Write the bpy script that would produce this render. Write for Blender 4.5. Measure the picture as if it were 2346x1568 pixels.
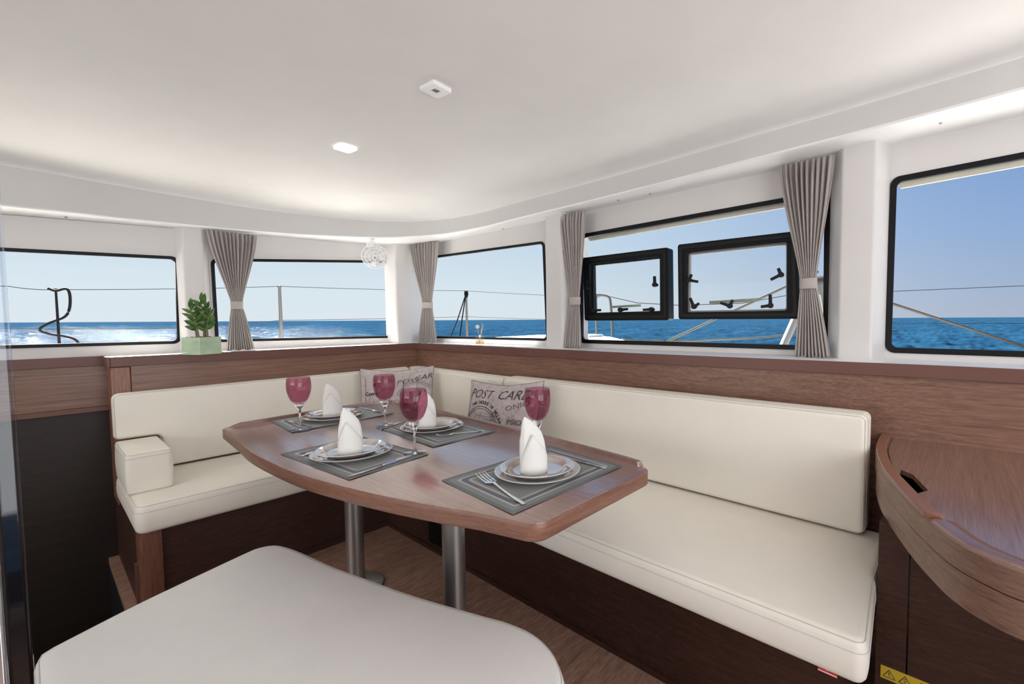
import bpy, bmesh, math, random
from math import sin, cos, pi, radians, sqrt, atan2, hypot
from mathutils import Vector, Matrix
from mathutils.geometry import tessellate_polygon
random.seed(7)
C = bpy.context.scene.collection
for o in list(bpy.data.objects): bpy.data.objects.remove(o)

# ------------------------------------------------------------------ camera
cam = bpy.data.cameras.new('camera'); co = bpy.data.objects.new('camera', cam); C.objects.link(co)
yaw, pit, rol = .889, .052, -.0052
Fv = Vector((sin(yaw)*cos(pit), cos(yaw)*cos(pit), -sin(pit)))
Rv = Vector((cos(yaw), -sin(yaw), 0)); Uv = Rv.cross(Fv)
R2 = Rv*cos(rol)+Uv*sin(rol); U2 = -Rv*sin(rol)+Uv*cos(rol)
M = Matrix.Identity(4)
for i in range(3): M[i][0] = R2[i]; M[i][1] = U2[i]; M[i][2] = -Fv[i]
M[2][3] = 1.175
co.matrix_world = M
cam.sensor_fit = 'HORIZONTAL'; cam.sensor_width = 36; cam.lens = 1037/2346*36
cam.shift_x = -(1345-1173)/2346; cam.shift_y = (786-784)/2346
cam.clip_start = .02; cam.clip_end = 30000
bpy.context.scene.camera = co

# ------------------------------------------------------------------ world, sun, fill lamps
W = bpy.data.worlds.new('sky'); bpy.context.scene.world = W; W.use_nodes = True
nt = W.node_tree; bgn = nt.nodes['Background']
SUN_EL, SUN_AZ = radians(41), radians(4)          # azimuth measured from +Y towards +X
tc = nt.nodes.new('ShaderNodeTexCoord'); sx_ = nt.nodes.new('ShaderNodeSeparateXYZ'); nt.links.new(tc.outputs['Generated'], sx_.inputs[0])
def skyramp(stops):
    r = nt.nodes.new('ShaderNodeValToRGB'); el = r.color_ramp.elements
    while len(el) < len(stops): el.new(.5)
    for e, (p, c) in zip(el, stops): e.position = p; e.color = (*c, 1)
    nt.links.new(sx_.outputs[2], r.inputs[0]); return r.outputs[0]
away = skyramp([(0, (.31, .36, .47)), (.05, (.27, .35, .50)), (.15, (.20, .315, .54)), (.3, (.135, .25, .50)), (.6, (.085, .18, .43)), (1, (.05, .12, .35))])
near = skyramp([(0, (.60, .66, .70)), (.05, (.58, .66, .71)), (.15, (.50, .60, .69)), (.3, (.42, .55, .70)), (.6, (.30, .45, .68)), (1, (.07, .15, .38))])
dt = nt.nodes.new('ShaderNodeVectorMath'); dt.operation = 'DOT_PRODUCT'; dt.inputs[1].default_value = (sin(SUN_AZ), cos(SUN_AZ), 0)
nt.links.new(tc.outputs['Generated'], dt.inputs[0])
mr = nt.nodes.new('ShaderNodeMapRange'); mr.interpolation_type = 'SMOOTHSTEP'
mr.inputs['From Min'].default_value = -.25; mr.inputs['From Max'].default_value = .95; nt.links.new(dt.outputs['Value'], mr.inputs['Value'])
mxs = nt.nodes.new('ShaderNodeMixRGB'); nt.links.new(mr.outputs[0], mxs.inputs[0]); nt.links.new(away, mxs.inputs[1]); nt.links.new(near, mxs.inputs[2])
nt.links.new(mxs.outputs[0], bgn.inputs[0]); bgn.inputs[1].default_value = .69
sun = bpy.data.lights.new('sun', 'SUN'); sun.energy = 17.0; sun.angle = radians(.6); sun.color = (1, .96, .9)
so = bpy.data.objects.new('sun', sun); C.objects.link(so)
sd = Vector((sin(SUN_AZ)*cos(SUN_EL), cos(SUN_AZ)*cos(SUN_EL), sin(SUN_EL)))
so.rotation_euler = sd.to_track_quat('Z', 'Y').to_euler(); so.location = (0, 6, 9)
def area(name, loc, target, sx, sy, e, col):
    l = bpy.data.lights.new(name, 'AREA'); l.shape = 'RECTANGLE'; l.size = sx; l.size_y = sy; l.energy = e; l.color = col
    o = bpy.data.objects.new(name, l); C.objects.link(o); o.location = loc
    o.rotation_euler = (Vector(loc)-Vector(target)).to_track_quat('Z', 'Y').to_euler(); return o
area('fill_aft_door', (.3, -1.55, 1.15), (.3, 3, 1.2), 2.4, 1.4, 24, (1, .985, .96))  # added fill lamp in the unseen aft opening, brightens the saloon
area('fill_galley_side', (-2.45, 1.3, 1.3), (2, 1.3, 1.2), 2.6, .8, 16, (1, .985, .96))  # second added fill lamp, on the unseen galley side
vs = bpy.context.scene.view_settings
vs.view_transform = 'Standard'; vs.look = 'None'; vs.gamma = 1; vs.use_curve_mapping = False; vs.exposure = .86
bpy.context.scene.display_settings.display_device = 'sRGB'

# ------------------------------------------------------------------ materials
def newmat(n):
    m = bpy.data.materials.new(n); m.use_nodes = True
    return m, m.node_tree, m.node_tree.nodes['Principled BSDF']
def lk(t, a, b): t.links.new(a, b)
def coords(t, scale=(1, 1, 1), kind='Object', rot=(0, 0, 0)):
    c = t.nodes.new('ShaderNodeTexCoord'); mp = t.nodes.new('ShaderNodeMapping')
    mp.inputs['Scale'].default_value = scale; mp.inputs['Rotation'].default_value = rot
    lk(t, c.outputs[kind], mp.inputs[0]); return mp.outputs[0]
def noise(t, vec, sc, det=4, rough=.5):
    n = t.nodes.new('ShaderNodeTexNoise'); n.inputs['Scale'].default_value = sc
    n.inputs['Detail'].default_value = det; n.inputs['Roughness'].default_value = rough
    lk(t, vec, n.inputs['Vector']); return n.outputs['Fac']
def ramp(t, fac, stops, mode='LINEAR'):
    r = t.nodes.new('ShaderNodeValToRGB'); r.color_ramp.interpolation = mode
    el = r.color_ramp.elements
    while len(el) < len(stops): el.new(.5)
    for e, (p, c) in zip(el, stops):
        e.position = p; e.color = (*c, 1)
    lk(t, fac, r.inputs[0]); return r.outputs[0]
def bump(t, h, s, d, b):
    n = t.nodes.new('ShaderNodeBump'); n.inputs['Strength'].default_value = s; n.inputs['Distance'].default_value = d
    lk(t, h, n.inputs['Height']); lk(t, n.outputs[0], b.inputs['Normal'])
def plain(n, col, rough=.5, metal=0, spec=.5, coat=0, var=.06, bs=0, bsc=60):
    m, t, b = newmat(n)
    v = coords(t); f = noise(t, v, 6)
    lk(t, ramp(t, f, [(.3, [c*(1-var) for c in col]), (.7, [min(1, c*(1+var)) for c in col])]), b.inputs['Base Color'])
    b.inputs['Roughness'].default_value = rough; b.inputs['Metallic'].default_value = metal
    b.inputs['Specular IOR Level'].default_value = spec; b.inputs['Coat Weight'].default_value = coat
    if bs: bump(t, noise(t, coords(t), bsc, 3), bs, .002, b)
    return m
def wood(n, scale, dark, mid, light, rough=.34, spec=.5, coat=0, rot=(0, 0, 0), cior=1.5):
    m, t, b = newmat(n)
    v = coords(t, scale, rot=rot)
    f = noise(t, v, 3.2, 6, .62)
    f2 = noise(t, coords(t, tuple(s*3.3 for s in scale), rot=rot), 4, 3, .6)
    mx = t.nodes.new('ShaderNodeMath'); mx.operation = 'MULTIPLY_ADD'; mx.inputs[1].default_value = .55
    lk(t, f2, mx.inputs[0])
    m2 = t.nodes.new('ShaderNodeMath'); m2.operation = 'MULTIPLY'; m2.inputs[1].default_value = .45
    lk(t, f, m2.inputs[0]); lk(t, m2.outputs[0], mx.inputs[2])
    lk(t, ramp(t, mx.outputs[0], [(.34, dark), (.5, mid), (.66, light)]), b.inputs['Base Color'])
    b.inputs['Roughness'].default_value = rough; b.inputs['Specular IOR Level'].default_value = spec
    b.inputs['Coat Weight'].default_value = coat; b.inputs['Coat Roughness'].default_value = .2; b.inputs['Coat IOR'].default_value = cior
    bump(t, mx.outputs[0], .12, .0008, b)
    return m
WD, WM, WL = (.125, .06, .04), (.215, .11, .073), (.32, .18, .125)
M_wx = wood('walnut_along_x', (.55, 34, 34), WD, WM, WL)
M_wy = wood('walnut_along_y', (34, .55, 34), WD, WM, WL)
M_tedge = wood('table_edge_walnut', (2.5, 2.5, 60), (.15, .066, .043), (.225, .105, .07), (.31, .155, .105), rough=.38)
M_table = wood('table_walnut', (30, .8, 26), (.17, .07, .045), (.24, .105, .07), (.33, .16, .11), rough=.3, spec=.5, coat=1, cior=2.9)
M_desk = wood('desk_walnut', (.8, 36, 26), WD, WM, WL, rough=.35, coat=1, cior=2.1)
M_base = wood('shaded_walnut', (3, 3, 40), (.032, .013, .009), (.052, .022, .015), (.08, .036, .025), rough=.5, spec=.3)  # walnut darkened: shade under the seats is put into the wood colour
M_rail = plain('rail_edge_brown', (.15, .062, .046), .42, var=.05)
M_floor = wood('floor_laminate', (1.6, 14, 10), (.19, .10, .065), (.36, .21, .15), (.52, .34, .26), rough=.35, rot=(0, 0, radians(12)))
M_white = plain('white_gelcoat', (.70, .675, .66), .42, var=.012)
M_whited = plain('white_moulding', (.95, .945, .94), .38, var=.012)  # whiter than the walls: light reaching the soffit is put into the colour
M_ceil = plain('headliner_vinyl', (.85, .838, .82), .72, var=.015, bs=.12, bsc=300)
M_leather = plain('cream_leather', (.88, .83, .735), .5, var=.02, bs=.22, bsc=420)
M_leather2 = plain('bench_vinyl', (.79, .77, .745), .5, var=.02, bs=.25, bsc=500)
M_seam = plain('cushion_thread', (.62, .57, .49), .7)
M_black = plain('black_rubber', (.006, .006, .008), .4, spec=.2)
M_blackp = plain('black_plastic', (.006, .006, .006), .45, spec=.25)
M_blackw = plain('hatch_frame_black', (.005, .006, .006), .45, spec=.15)
M_cloth, t, b = newmat('taupe_curtain')
lk(t, ramp(t, noise(t, coords(t, (200, 200, 200)), 3, 2), [(.3, (.38, .34, .32)), (.7, (.48, .43, .41))]), b.inputs['Base Color'])
b.inputs['Roughness'].default_value = .9; b.inputs['Sheen Weight'].default_value = .2
M_tie = plain('curtain_tie', (.5, .44, .41), .9)
M_chrome = plain('polished_steel', (.75, .75, .76), .16, metal=1, var=.02)
M_cut = plain('cutlery_steel', (.78, .77, .76), .13, metal=1, var=.02)
M_alu = plain('brushed_aluminium', (.50, .485, .47), .34, metal=.9, var=.03)
M_plate = plain('taupe_porcelain', (.52, .475, .44), .08, spec=.7, coat=1, var=.01)
M_rim = plain('pale_plate_rim', (.72, .69, .66), .1, spec=.7, coat=1, var=.01)
M_nap = plain('white_napkin', (.87, .86, .82), .9, var=.02, bs=.15, bsc=900)
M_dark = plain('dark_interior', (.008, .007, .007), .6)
M_soil = plain('planter_soil', (.13, .05, .028), .95, var=.5, bs=1, bsc=200)
M_stem = plain('plant_stem', (.20, .17, .10), .7)
M_rope = plain('cream_rope', (.17, .155, .125), .8)
M_steelo = plain('outdoor_steel', (.10, .098, .09), .35, spec=.6)  # steel colour lowered to offset the strong sun
M_wire = plain('wire_grey', (.05, .05, .05), .5, spec=.2)
M_tubeo = plain('painted_tube', (.16, .165, .16), .5)
M_blacko = plain('black_webbing', (.002, .002, .003), .7, spec=.1)
M_tan = plain('tan_rope', (.085, .062, .042), .8)
M_deck = plain('boat_deck', (.72, .71, .68), .7)
M_lip = plain('cream_window_lip', (.62, .6, .5), .6)
M_grey = plain('grey_cap', (.3, .29, .29), .5)
M_red = plain('red_tag', (.65, .02, .015), .5)
M_wtag = plain('tag_white', (.8, .8, .8), .5)
M_yel = plain('yellow_sticker', (.6, .42, .03), .5)
M_ink = plain('print_ink', (.055, .042, .045), .8)
M_ink2 = plain('faded_ink', (.19, .15, .155), .85)
M_stick = plain('label_strip_green', (.33, .38, .30), .5)
M_reed = plain('reed_stick', (.62, .45, .25), .8)
M_flower = plain('sola_flower', (.85, .82, .66), .9)
M_frost = plain('satin_glass_lens', (.24, .2, .18), .4)

def glassy(n, tint, refl, rough=0.0, ior=1.45):
    """thin pane: mostly see-through with a Fresnel reflection"""
    m = bpy.data.materials.new(n); m.use_nodes = True; t = m.node_tree; t.nodes.clear()
    o = t.nodes.new('ShaderNodeOutputMaterial'); mx = t.nodes.new('ShaderNodeMixShader')
    tr = t.nodes.new('ShaderNodeBsdfTransparent'); gl = t.nodes.new('ShaderNodeBsdfGlossy')
    fr = t.nodes.new('ShaderNodeLayerWeight'); fr.inputs[0].default_value = .5
    pw = t.nodes.new('ShaderNodeMath'); pw.operation = 'POWER'; pw.inputs[1].default_value = 4.5; lk(t, fr.outputs['Facing'], pw.inputs[0])
    mu = t.nodes.new('ShaderNodeMath'); mu.operation = 'MULTIPLY_ADD'; mu.inputs[1].default_value = .85*refl; mu.inputs[2].default_value = .035*refl
    tr.inputs[0].default_value = (*tint, 1); gl.inputs['Roughness'].default_value = rough
    lk(t, pw.outputs[0], mu.inputs[0]); lk(t, mu.outputs[0], mx.inputs[0]); lk(t, tr.outputs[0], mx.inputs[1])
    lk(t, gl.outputs[0], mx.inputs[2]); lk(t, mx.outputs[0], o.inputs[0]); return m
M_pane = glassy('window_pane', (.98, .985, .985), .04)
M_bowl = glassy('purple_bowl_glass', (.835, .63, .70), .8, .02)
M_clear = bpy.data.materials.new('clear_glass'); M_clear.use_nodes = True
b = M_clear.node_tree.nodes['Principled BSDF']; b.inputs['Transmission Weight'].default_value = 1
b.inputs['Roughness'].default_value = 0.02; b.inputs['IOR'].default_value = 1.47; b.inputs['Base Color'].default_value = (1, 1, 1, 1)
M_acry = glassy('clear_acrylic', (.86, .88, .92), 1.0, .03)
M_fanp = bpy.data.materials.new('translucent_fan_plastic'); M_fanp.use_nodes = True
b = M_fanp.node_tree.nodes['Principled BSDF']; b.inputs['Base Color'].default_value = (.88, .87, .86, 1); b.inputs['Alpha'].default_value = .45; b.inputs['Roughness'].default_value = .15
M_gloss = plain('glossy_black_panel', (.012, .012, .016), .07, spec=.8)
M_lamp, t, b = newmat('lit_lamp_lens')
b.inputs['Emission Color'].default_value = (1, .98, .94, 1); b.inputs['Emission Strength'].default_value = 3
# green planter glass
M_pot, t, b = newmat('pale_green_glaze')
lk(t, ramp(t, noise(t, coords(t, (1, 1, 2.5)), 9, 3), [(.3, (.42, .58, .40)), (.7, (.60, .72, .50))]), b.inputs['Base Color'])
b.inputs['Roughness'].default_value = .15
M_leaf, t, b = newmat('glossy_leaf')
lk(t, ramp(t, noise(t, coords(t), 30, 2), [(.3, (.035, .11, .03)), (.7, (.13, .24, .05))]), b.inputs['Base Color'])
b.inputs['Roughness'].default_value = .22
# woven placemat: stripes follow the mat's own UV frame (metres)
M_mat, t, b = newmat('woven_placemat')
uv = t.nodes.new('ShaderNodeUVMap'); sp = t.nodes.new('ShaderNodeSeparateXYZ'); lk(t, uv.outputs[0], sp.inputs[0])
r = ramp(t, sp.outputs[0], [(0, (.15, .16, .165)), (.10, (.23, .24, .235)), (.24, (.45, .45, .45)), (.30, (.13, .13, .15)), (.42, (.40, .40, .39)), (.5, (.245, .255, .248))], 'CONSTANT')
ch = t.nodes.new('ShaderNodeTexChecker'); ch.inputs['Scale'].default_value = 1
mp = coords(t, (420, 420, 420)); lk(t, mp, ch.inputs[0]); ch.inputs[1].default_value = (1.15, 1.15, 1.15, 1); ch.inputs[2].default_value = (.8, .8, .8, 1)
mm = t.nodes.new('ShaderNodeMixRGB'); mm.blend_type = 'MULTIPLY'; mm.inputs[0].default_value = 1
lk(t, r, mm.inputs[1]); lk(t, ch.outputs[0], mm.inputs[2]); lk(t, mm.outputs[0], b.inputs['Base Color'])
b.inputs['Roughness'].default_value = .55
# pillow linen with faded print blotches
M_linen, t, b = newmat('printed_linen')
f = noise(t, coords(t), 22, 8, .7); f2 = noise(t, coords(t, (1, 1, 1)), 160, 3, .7)
a = t.nodes.new('ShaderNodeMath'); a.operation = 'MULTIPLY_ADD'; a.inputs[1].default_value = .45; lk(t, f2, a.inputs[0]); 
a2 = t.nodes.new('ShaderNodeMath'); a2.operation = 'MULTIPLY'; a2.inputs[1].default_value = .55; lk(t, f, a2.inputs[0]); lk(t, a2.outputs[0], a.inputs[2])
lk(t, ramp(t, a.outputs[0], [(.33, (.20, .165, .165)), (.45, (.46, .40, .39)), (.6, (.60, .53, .51))]), b.inputs['Base Color'])
b.inputs['Roughness'].default_value = .95
# sea
M_sea, t, b = newmat('sea_water')
vec = coords(t, (1, 1, 1))
n1 = noise(t, coords(t, (.9, 2.2, 1), rot=(0, 0, radians(35))), .45, 6, .62)
n2 = noise(t, coords(t, (1.2, 1.9, 1), rot=(0, 0, radians(20))), 2.4, 5, .65)
ad = t.nodes.new('ShaderNodeMath'); ad.operation = 'MULTIPLY_ADD'; ad.inputs[1].default_value = .22
lk(t, n2, ad.inputs[0]); lk(t, n1, ad.inputs[2])
col = ramp(t, noise(t, coords(t, (.25, .6, 1), rot=(0, 0, radians(35))), .5, 5, .7), [(.35, (.0042, .022, .050)), (.62, (.009, .040, .078))])
t.nodes.remove(b); df = t.nodes.new('ShaderNodeBsdfDiffuse'); gl = t.nodes.new('ShaderNodeBsdfGlossy'); mx = t.nodes.new('ShaderNodeMixShader')
lk(t, col, df.inputs[0]); gl.inputs['Roughness'].default_value = .07; mx.inputs[0].default_value = .05
bn = t.nodes.new('ShaderNodeBump'); bn.inputs['Strength'].default_value = 1; bn.inputs['Distance'].default_value = .08
lk(t, n2, bn.inputs['Height']); lk(t, bn.outputs[0], gl.inputs['Normal'])
lk(t, df.outputs[0], mx.inputs[1]); lk(t, gl.outputs[0], mx.inputs[2]); lk(t, mx.outputs[0], t.nodes['Material Output'].inputs[0])

# ------------------------------------------------------------------ mesh helpers
class MB:
    def __init__(s): s.v = []; s.f = []
    def add(s, vs, fs):
        k = len(s.v); s.v += [Vector(p) for p in vs]; s.f += [tuple(i+k for i in f) for f in fs]; return s
    def box(s, a, b):
        x0, y0, z0 = a; x1, y1, z1 = b
        return s.add([(x0, y0, z0), (x1, y0, z0), (x1, y1, z0), (x0, y1, z0), (x0, y0, z1), (x1, y0, z1), (x1, y1, z1), (x0, y1, z1)],
                     [(0, 3, 2, 1), (4, 5, 6, 7), (0, 1, 5, 4), (1, 2, 6, 5), (2, 3, 7, 6), (3, 0, 4, 7)])
    def tube(s, pts, r, n=10, close=False):
        pts = [Vector(p) for p in pts]; m = len(pts); rr = r if isinstance(r, (list, tuple)) else [r]*m
        rings = []; up = Vector((.013, .021, 1)).normalized()
        for i, p in enumerate(pts):
            if close: d = pts[(i+1) % m]-pts[i-1]
            else: d = pts[min(i+1, m-1)]-pts[max(i-1, 0)]
            d.normalize(); u = up if abs(d.dot(up)) < .95 else Vector((1, 0, 0))
            a = d.cross(u).normalized(); b2 = d.cross(a).normalized()
            rings.append([p+(a*cos(2*pi*k/n)+b2*sin(2*pi*k/n))*rr[i] for k in range(n)])
        vs = [q for g in rings for q in g]; fs = []
        for i in range(m if close else m-1):
            j = (i+1) % m
            for k in range(n): fs.append((i*n+k, i*n+(k+1) % n, j*n+(k+1) % n, j*n+k))
        if not close: fs += [tuple(range(n))[::-1], tuple((m-1)*n+k for k in range(n))]
        return s.add(vs, fs)
    def lathe(s, prof, c=(0, 0, 0), n=48, mat=None):
        vs = []; fs = []
        for r, z in prof:
            for k in range(n):
                p = Vector((r*cos(2*pi*k/n), r*sin(2*pi*k/n), z))
                if mat is not None: p = mat @ p
                vs.append(p+Vector(c))
        for i in range(len(prof)-1):
            for k in range(n): fs.append((i*n+k, i*n+(k+1) % n, (i+1)*n+(k+1) % n, (i+1)*n+k))
        if 1e-5 < prof[0][0] < 2e-3: fs.append(tuple(range(n))[::-1])
        if 1e-5 < prof[-1][0] < 2e-3: fs.append(tuple((len(prof)-1)*n+k for k in range(n)))
        return s.add(vs, fs)
    def layers(s, rings, cap0=True, cap1=True):
        n = len(rings[0]); vs = [p for g in rings for p in g]; fs = []
        for i in range(len(rings)-1):
            for k in range(n): fs.append((i*n+k, i*n+(k+1) % n, (i+1)*n+(k+1) % n, (i+1)*n+k))
        if cap0: fs.append(tuple(range(n))[::-1])
        if cap1: fs.append(tuple((len(rings)-1)*n+k for k in range(n)))
        return s.add(vs, fs)
    def prism(s, poly, z0, z1):
        return s.layers([[(x, y, z0) for x, y in poly], [(x, y, z1) for x, y in poly]])
    def panel(s, outer, holes, to3, th):
        """flat panel with holes, in its own 2D frame, thickness th along to3's normal"""
        loops = [outer]+holes; pts = [p for l in loops for p in l]; n = len(pts)
        tr = tessellate_polygon([[Vector((x, y, 0)) for x, y in l] for l in loops])
        vs = [to3(x, y, 0) for x, y in pts]+[to3(x, y, th) for x, y in pts]
        fs = [tuple(f) for f in tr]+[tuple(i+n for i in f)[::-1] for f in tr]
        k = 0
        for l in loops:
            for i in range(len(l)):
                j = (i+1) % len(l); fs.append((k+i, k+j, k+j+n, k+i+n))
            k += len(l)
        return s.add(vs, fs)
    def ring(s, outer, inner, to3, th):
        n = len(outer); vs = [to3(x, y, 0) for x, y in outer]+[to3(x, y, 0) for x, y in inner]
        vs += [to3(x, y, th) for x, y in outer]+[to3(x, y, th) for x, y in inner]; fs = []
        for i in range(n):
            j = (i+1) % n
            fs += [(i, j, n+j, n+i), (2*n+i, 3*n+i, 3*n+j, 2*n+j), (i, 2*n+i, 2*n+j, j), (n+i, n+j, 3*n+j, 3*n+i)]
        return s.add(vs, fs)
LOC = {}
def origin(p):
    while p is not None and p.parent is not None: p = p.parent
    return LOC.get(p.name, Vector((0, 0, 0))) if p else Vector((0, 0, 0))
def build(mb, name, mat, parent=None, local=False, bevel=0, seg=2, smooth=True, angle=35, recalc=True, face=None):
    me = bpy.data.meshes.new(name); off = Vector((0, 0, 0)) if local or parent is None else origin(parent)
    me.from_pydata([tuple(Vector(p)-off) for p in mb.v], [], mb.f)
    if recalc:
        bm = bmesh.new(); bm.from_mesh(me); bmesh.ops.recalc_face_normals(bm, faces=bm.faces)
        if face is not None and sum(f_.normal.dot(Vector(face))*f_.calc_area() for f_ in bm.faces) < 0: bmesh.ops.reverse_faces(bm, faces=bm.faces)
        bm.to_mesh(me); bm.free()
    me.materials.append(mat); o = bpy.data.objects.new(name, me); C.objects.link(o)
    if smooth: me.shade_smooth(); me.set_sharp_from_angle(angle=radians(angle))
    if parent is not None: o.parent = parent
    if bevel:
        m = o.modifiers.new('bevel', 'BEVEL'); m.width = bevel; m.segments = seg; m.limit_method = 'ANGLE'; m.angle_limit = radians(40)
        m.harden_normals = False
    return o
def tag(o, label, cat, group=None):
    o['label'] = label; o['category'] = cat
    if group: o['group'] = group
    return o
def thing(name, label, cat, loc=(0, 0, 0), group=None, rz=0):
    o = bpy.data.objects.new(name, None); C.objects.link(o); o.location = loc; o.rotation_euler = (0, 0, rz); o.empty_display_size = .05
    LOC[o.name] = Vector(loc); return tag(o, label, cat, group)
def struct(o): o['kind'] = 'structure'; return o
def sempty(name, loc=(0, 0, 0)):
    o = bpy.data.objects.new(name, None); C.objects.link(o); o.location = loc; LOC[o.name] = Vector(loc); return struct(o)
def copy_tree(root, loc, rz, label, scale=None):
    c = root.copy(); C.objects.link(c); c.location = loc; c.rotation_euler = (0, 0, rz); c['label'] = label; LOC[c.name] = Vector(loc)
    if scale: c.scale = scale
    for ch in [o for o in bpy.data.objects if o.parent == root]:
        d = ch.copy(); C.objects.link(d); d.parent = c
        for g in [o for o in bpy.data.objects if o.parent == ch]:
            e = g.copy(); C.objects.link(e); e.parent = d
    return c
def sm(pts, n=6, closed=False):
    """Catmull-Rom through 2D/3D points"""
    P = [Vector(p) for p in pts]; m = len(P); out = []
    for i in range(m if closed else m-1):
        if closed: a, b, c, d = P[i-1], P[i], P[(i+1) % m], P[(i+2) % m]
        else: a, b, c, d = P[max(i-1, 0)], P[i], P[i+1], P[min(i+2, m-1)]
        for k in range(n):
            t = k/n; out.append(.5*((2*b)+(c-a)*t+(2*a-5*b+4*c-d)*t*t+(-a+3*b-3*c+d)*t**3))
    if not closed: out.append(P[-1])
    return [tuple(p) for p in out]
def rpoly(pts, r, n=6):
    out = []; m = len(pts); rr = r if isinstance(r, (list, tuple)) else [r]*m
    for i in range(m):
        p = Vector(pts[i]); a = Vector(pts[i-1])-p; b = Vector(pts[(i+1) % m])-p; ang = a.angle(b)
        r_ = rr[i]
        if r_ <= 1e-5: out.append(tuple(p)); continue
        d = min(r_/math.tan(ang/2), a.length*.49, b.length*.49); r_ = d*math.tan(ang/2)
        a.normalize(); b.normalize(); c = p+(a+b).normalized()*(r_/sin(ang/2))
        v0 = p+a*d-c; v1 = p+b*d-c; t0 = atan2(v0.y, v0.x); t1 = atan2(v1.y, v1.x); dt = (t1-t0+pi) % (2*pi)-pi
        for k in range(n+1): t = t0+dt*k/n; out.append((c.x+r_*cos(t), c.y+r_*sin(t)))
    return out
def offs(poly, d):
    """inset a closed 2D polygon by d (positive = inwards)"""
    n = len(poly); A = sum(poly[i][0]*poly[(i+1) % n][1]-poly[(i+1) % n][0]*poly[i][1] for i in range(n)); s = 1 if A > 0 else -1
    out = []
    for i in range(n):
        p0 = Vector(poly[i-1]); p = Vector(poly[i]); p1 = Vector(poly[(i+1) % n])
        e0 = (p-p0).normalized(); e1 = (p1-p).normalized(); n0 = Vector((-e0.y, e0.x))*s; n1 = Vector((-e1.y, e1.x))*s
        b2 = n0+n1
        b2 = b2/max(b2.dot(n0), .3) if b2.length > 1e-6 else n0
        q = p+b2*d; out.append((q.x, q.y))
    return out
def cushion(name, poly, z0, z1, mat, parent, r=.022, puff=.006, seams=True, map3=None, ridge=.0035):
    """upholstered block: rounded edges, slight crown, piping along the top edge"""
    f = map3 or (lambda x, y, z: (x, y, z)); rings = []
    for k in range(5):
        a = pi/2*k/4; rings.append([f(x, y, z0+r-r*cos(pi/2-a) if False else z0+r*(1-sin(a))) for x, y in offs(poly, r*(1-cos(a)))][::1])
    rings = []
    for k in range(5):
        a = -pi/2+pi/2*k/4; rings.append([f(x, y, z0+r+r*sin(a)) for x, y in offs(poly, r*(1-cos(a)))])
    for k in range(1, 4):
        z = z0+r+(z1-z0-2*r)*k/4; bul = -.003*sin(pi*k/4); rings.append([f(x, y, z) for x, y in offs(poly, bul)])
    for k in range(5):
        a = pi/2*k/4; rings.append([f(x, y, z1-r+r*sin(a)) for x, y in offs(poly, r*(1-cos(a)))])
    mb = MB().layers(rings); o = build(mb, name, mat, parent, angle=50)
    if seams:
        a = pi/4; ln = [f(x, y, z1-r+r*sin(a)+.0003) for x, y in offs(poly, r*(1-cos(a))-.0005)]
        build(MB().tube(ln, .0011, 5, close=True), 'seam', M_seam, o)
        ln = [f(x, y, z1-r-.006) for x, y in offs(poly, -.0014)]
        build(MB().tube(ln, .0009, 5, close=True), 'seam', M_seam, o)
    return o

# ------------------------------------------------------------------ the saloon shell
SOF = lambda x, y: 1.783+.044*x-.041*y
CEI = lambda x, y: 1.954+.006*x-.042*y
WP = [(-2.6, 3.25), (1.905, 3.25), (2.085, 1.75), (2.21, .4), (2.34, -1.6)]
def facet(i):
    a = Vector((*WP[i], 0)); b2 = Vector((*WP[i+1], 0)); e = (b2-a).normalized(); nrm = Vector((-e.y, e.x, 0))  # outwards
    return a, e, nrm, (b2-a).length
def to3(i):
    a, e, nrm, L = facet(i)
    return lambda s, z, d: a+e*s+Vector((0, 0, z))+nrm*d
WIN = {1: (0, [(1.75, 1.47), (3.1214, 1.519), (3.1123, 1.0592), (1.75, 1.068)]),
       2: (0, [(3.2615, 1.5236), (4.3225, 1.6127), (4.3234, 1.0488), (3.2653, 1.0599)]),
       3: (1, [(.012, 1.647), (1.2514, 1.6617), (1.2747, 1.0446), (.0094, 1.0428)]),
       4: (2, [(.004, 1.6735), (1.3184, 1.7257), (1.325, 1.0355), (.004, 1.0367)]),
       5: (3, [(.1864, 1.7357), (1.55, 1.80), (1.55, 1.033), (.1843, 1.0357)])}
SILL = 1.0
names = {0: 'wall_left', 1: 'wall_front', 2: 'wall_right', 3: 'wall_rear_right'}
walls = {}
for i in range(4):
    a, e, nrm, L = facet(i); T = to3(i)
    top = lambda s: SOF((a+e*s).x, (a+e*s).y)+.02
    zb = .95
    s0, s1 = 0, L
    outer = [(s0, top(s0)), (s1, top(s1)), (s1, zb), (s0, zb)]
    holes = [rpoly(offs(w[1], .0), .03) for w in WIN.values() if w[0] == i]
    if i in (1, 2):   # keep the hole clear of the facet end
        pass
    walls[i] = struct(build(MB().panel(outer, holes, T, .04 if i < 2 else .085), names[i], M_white, angle=30))
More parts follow.
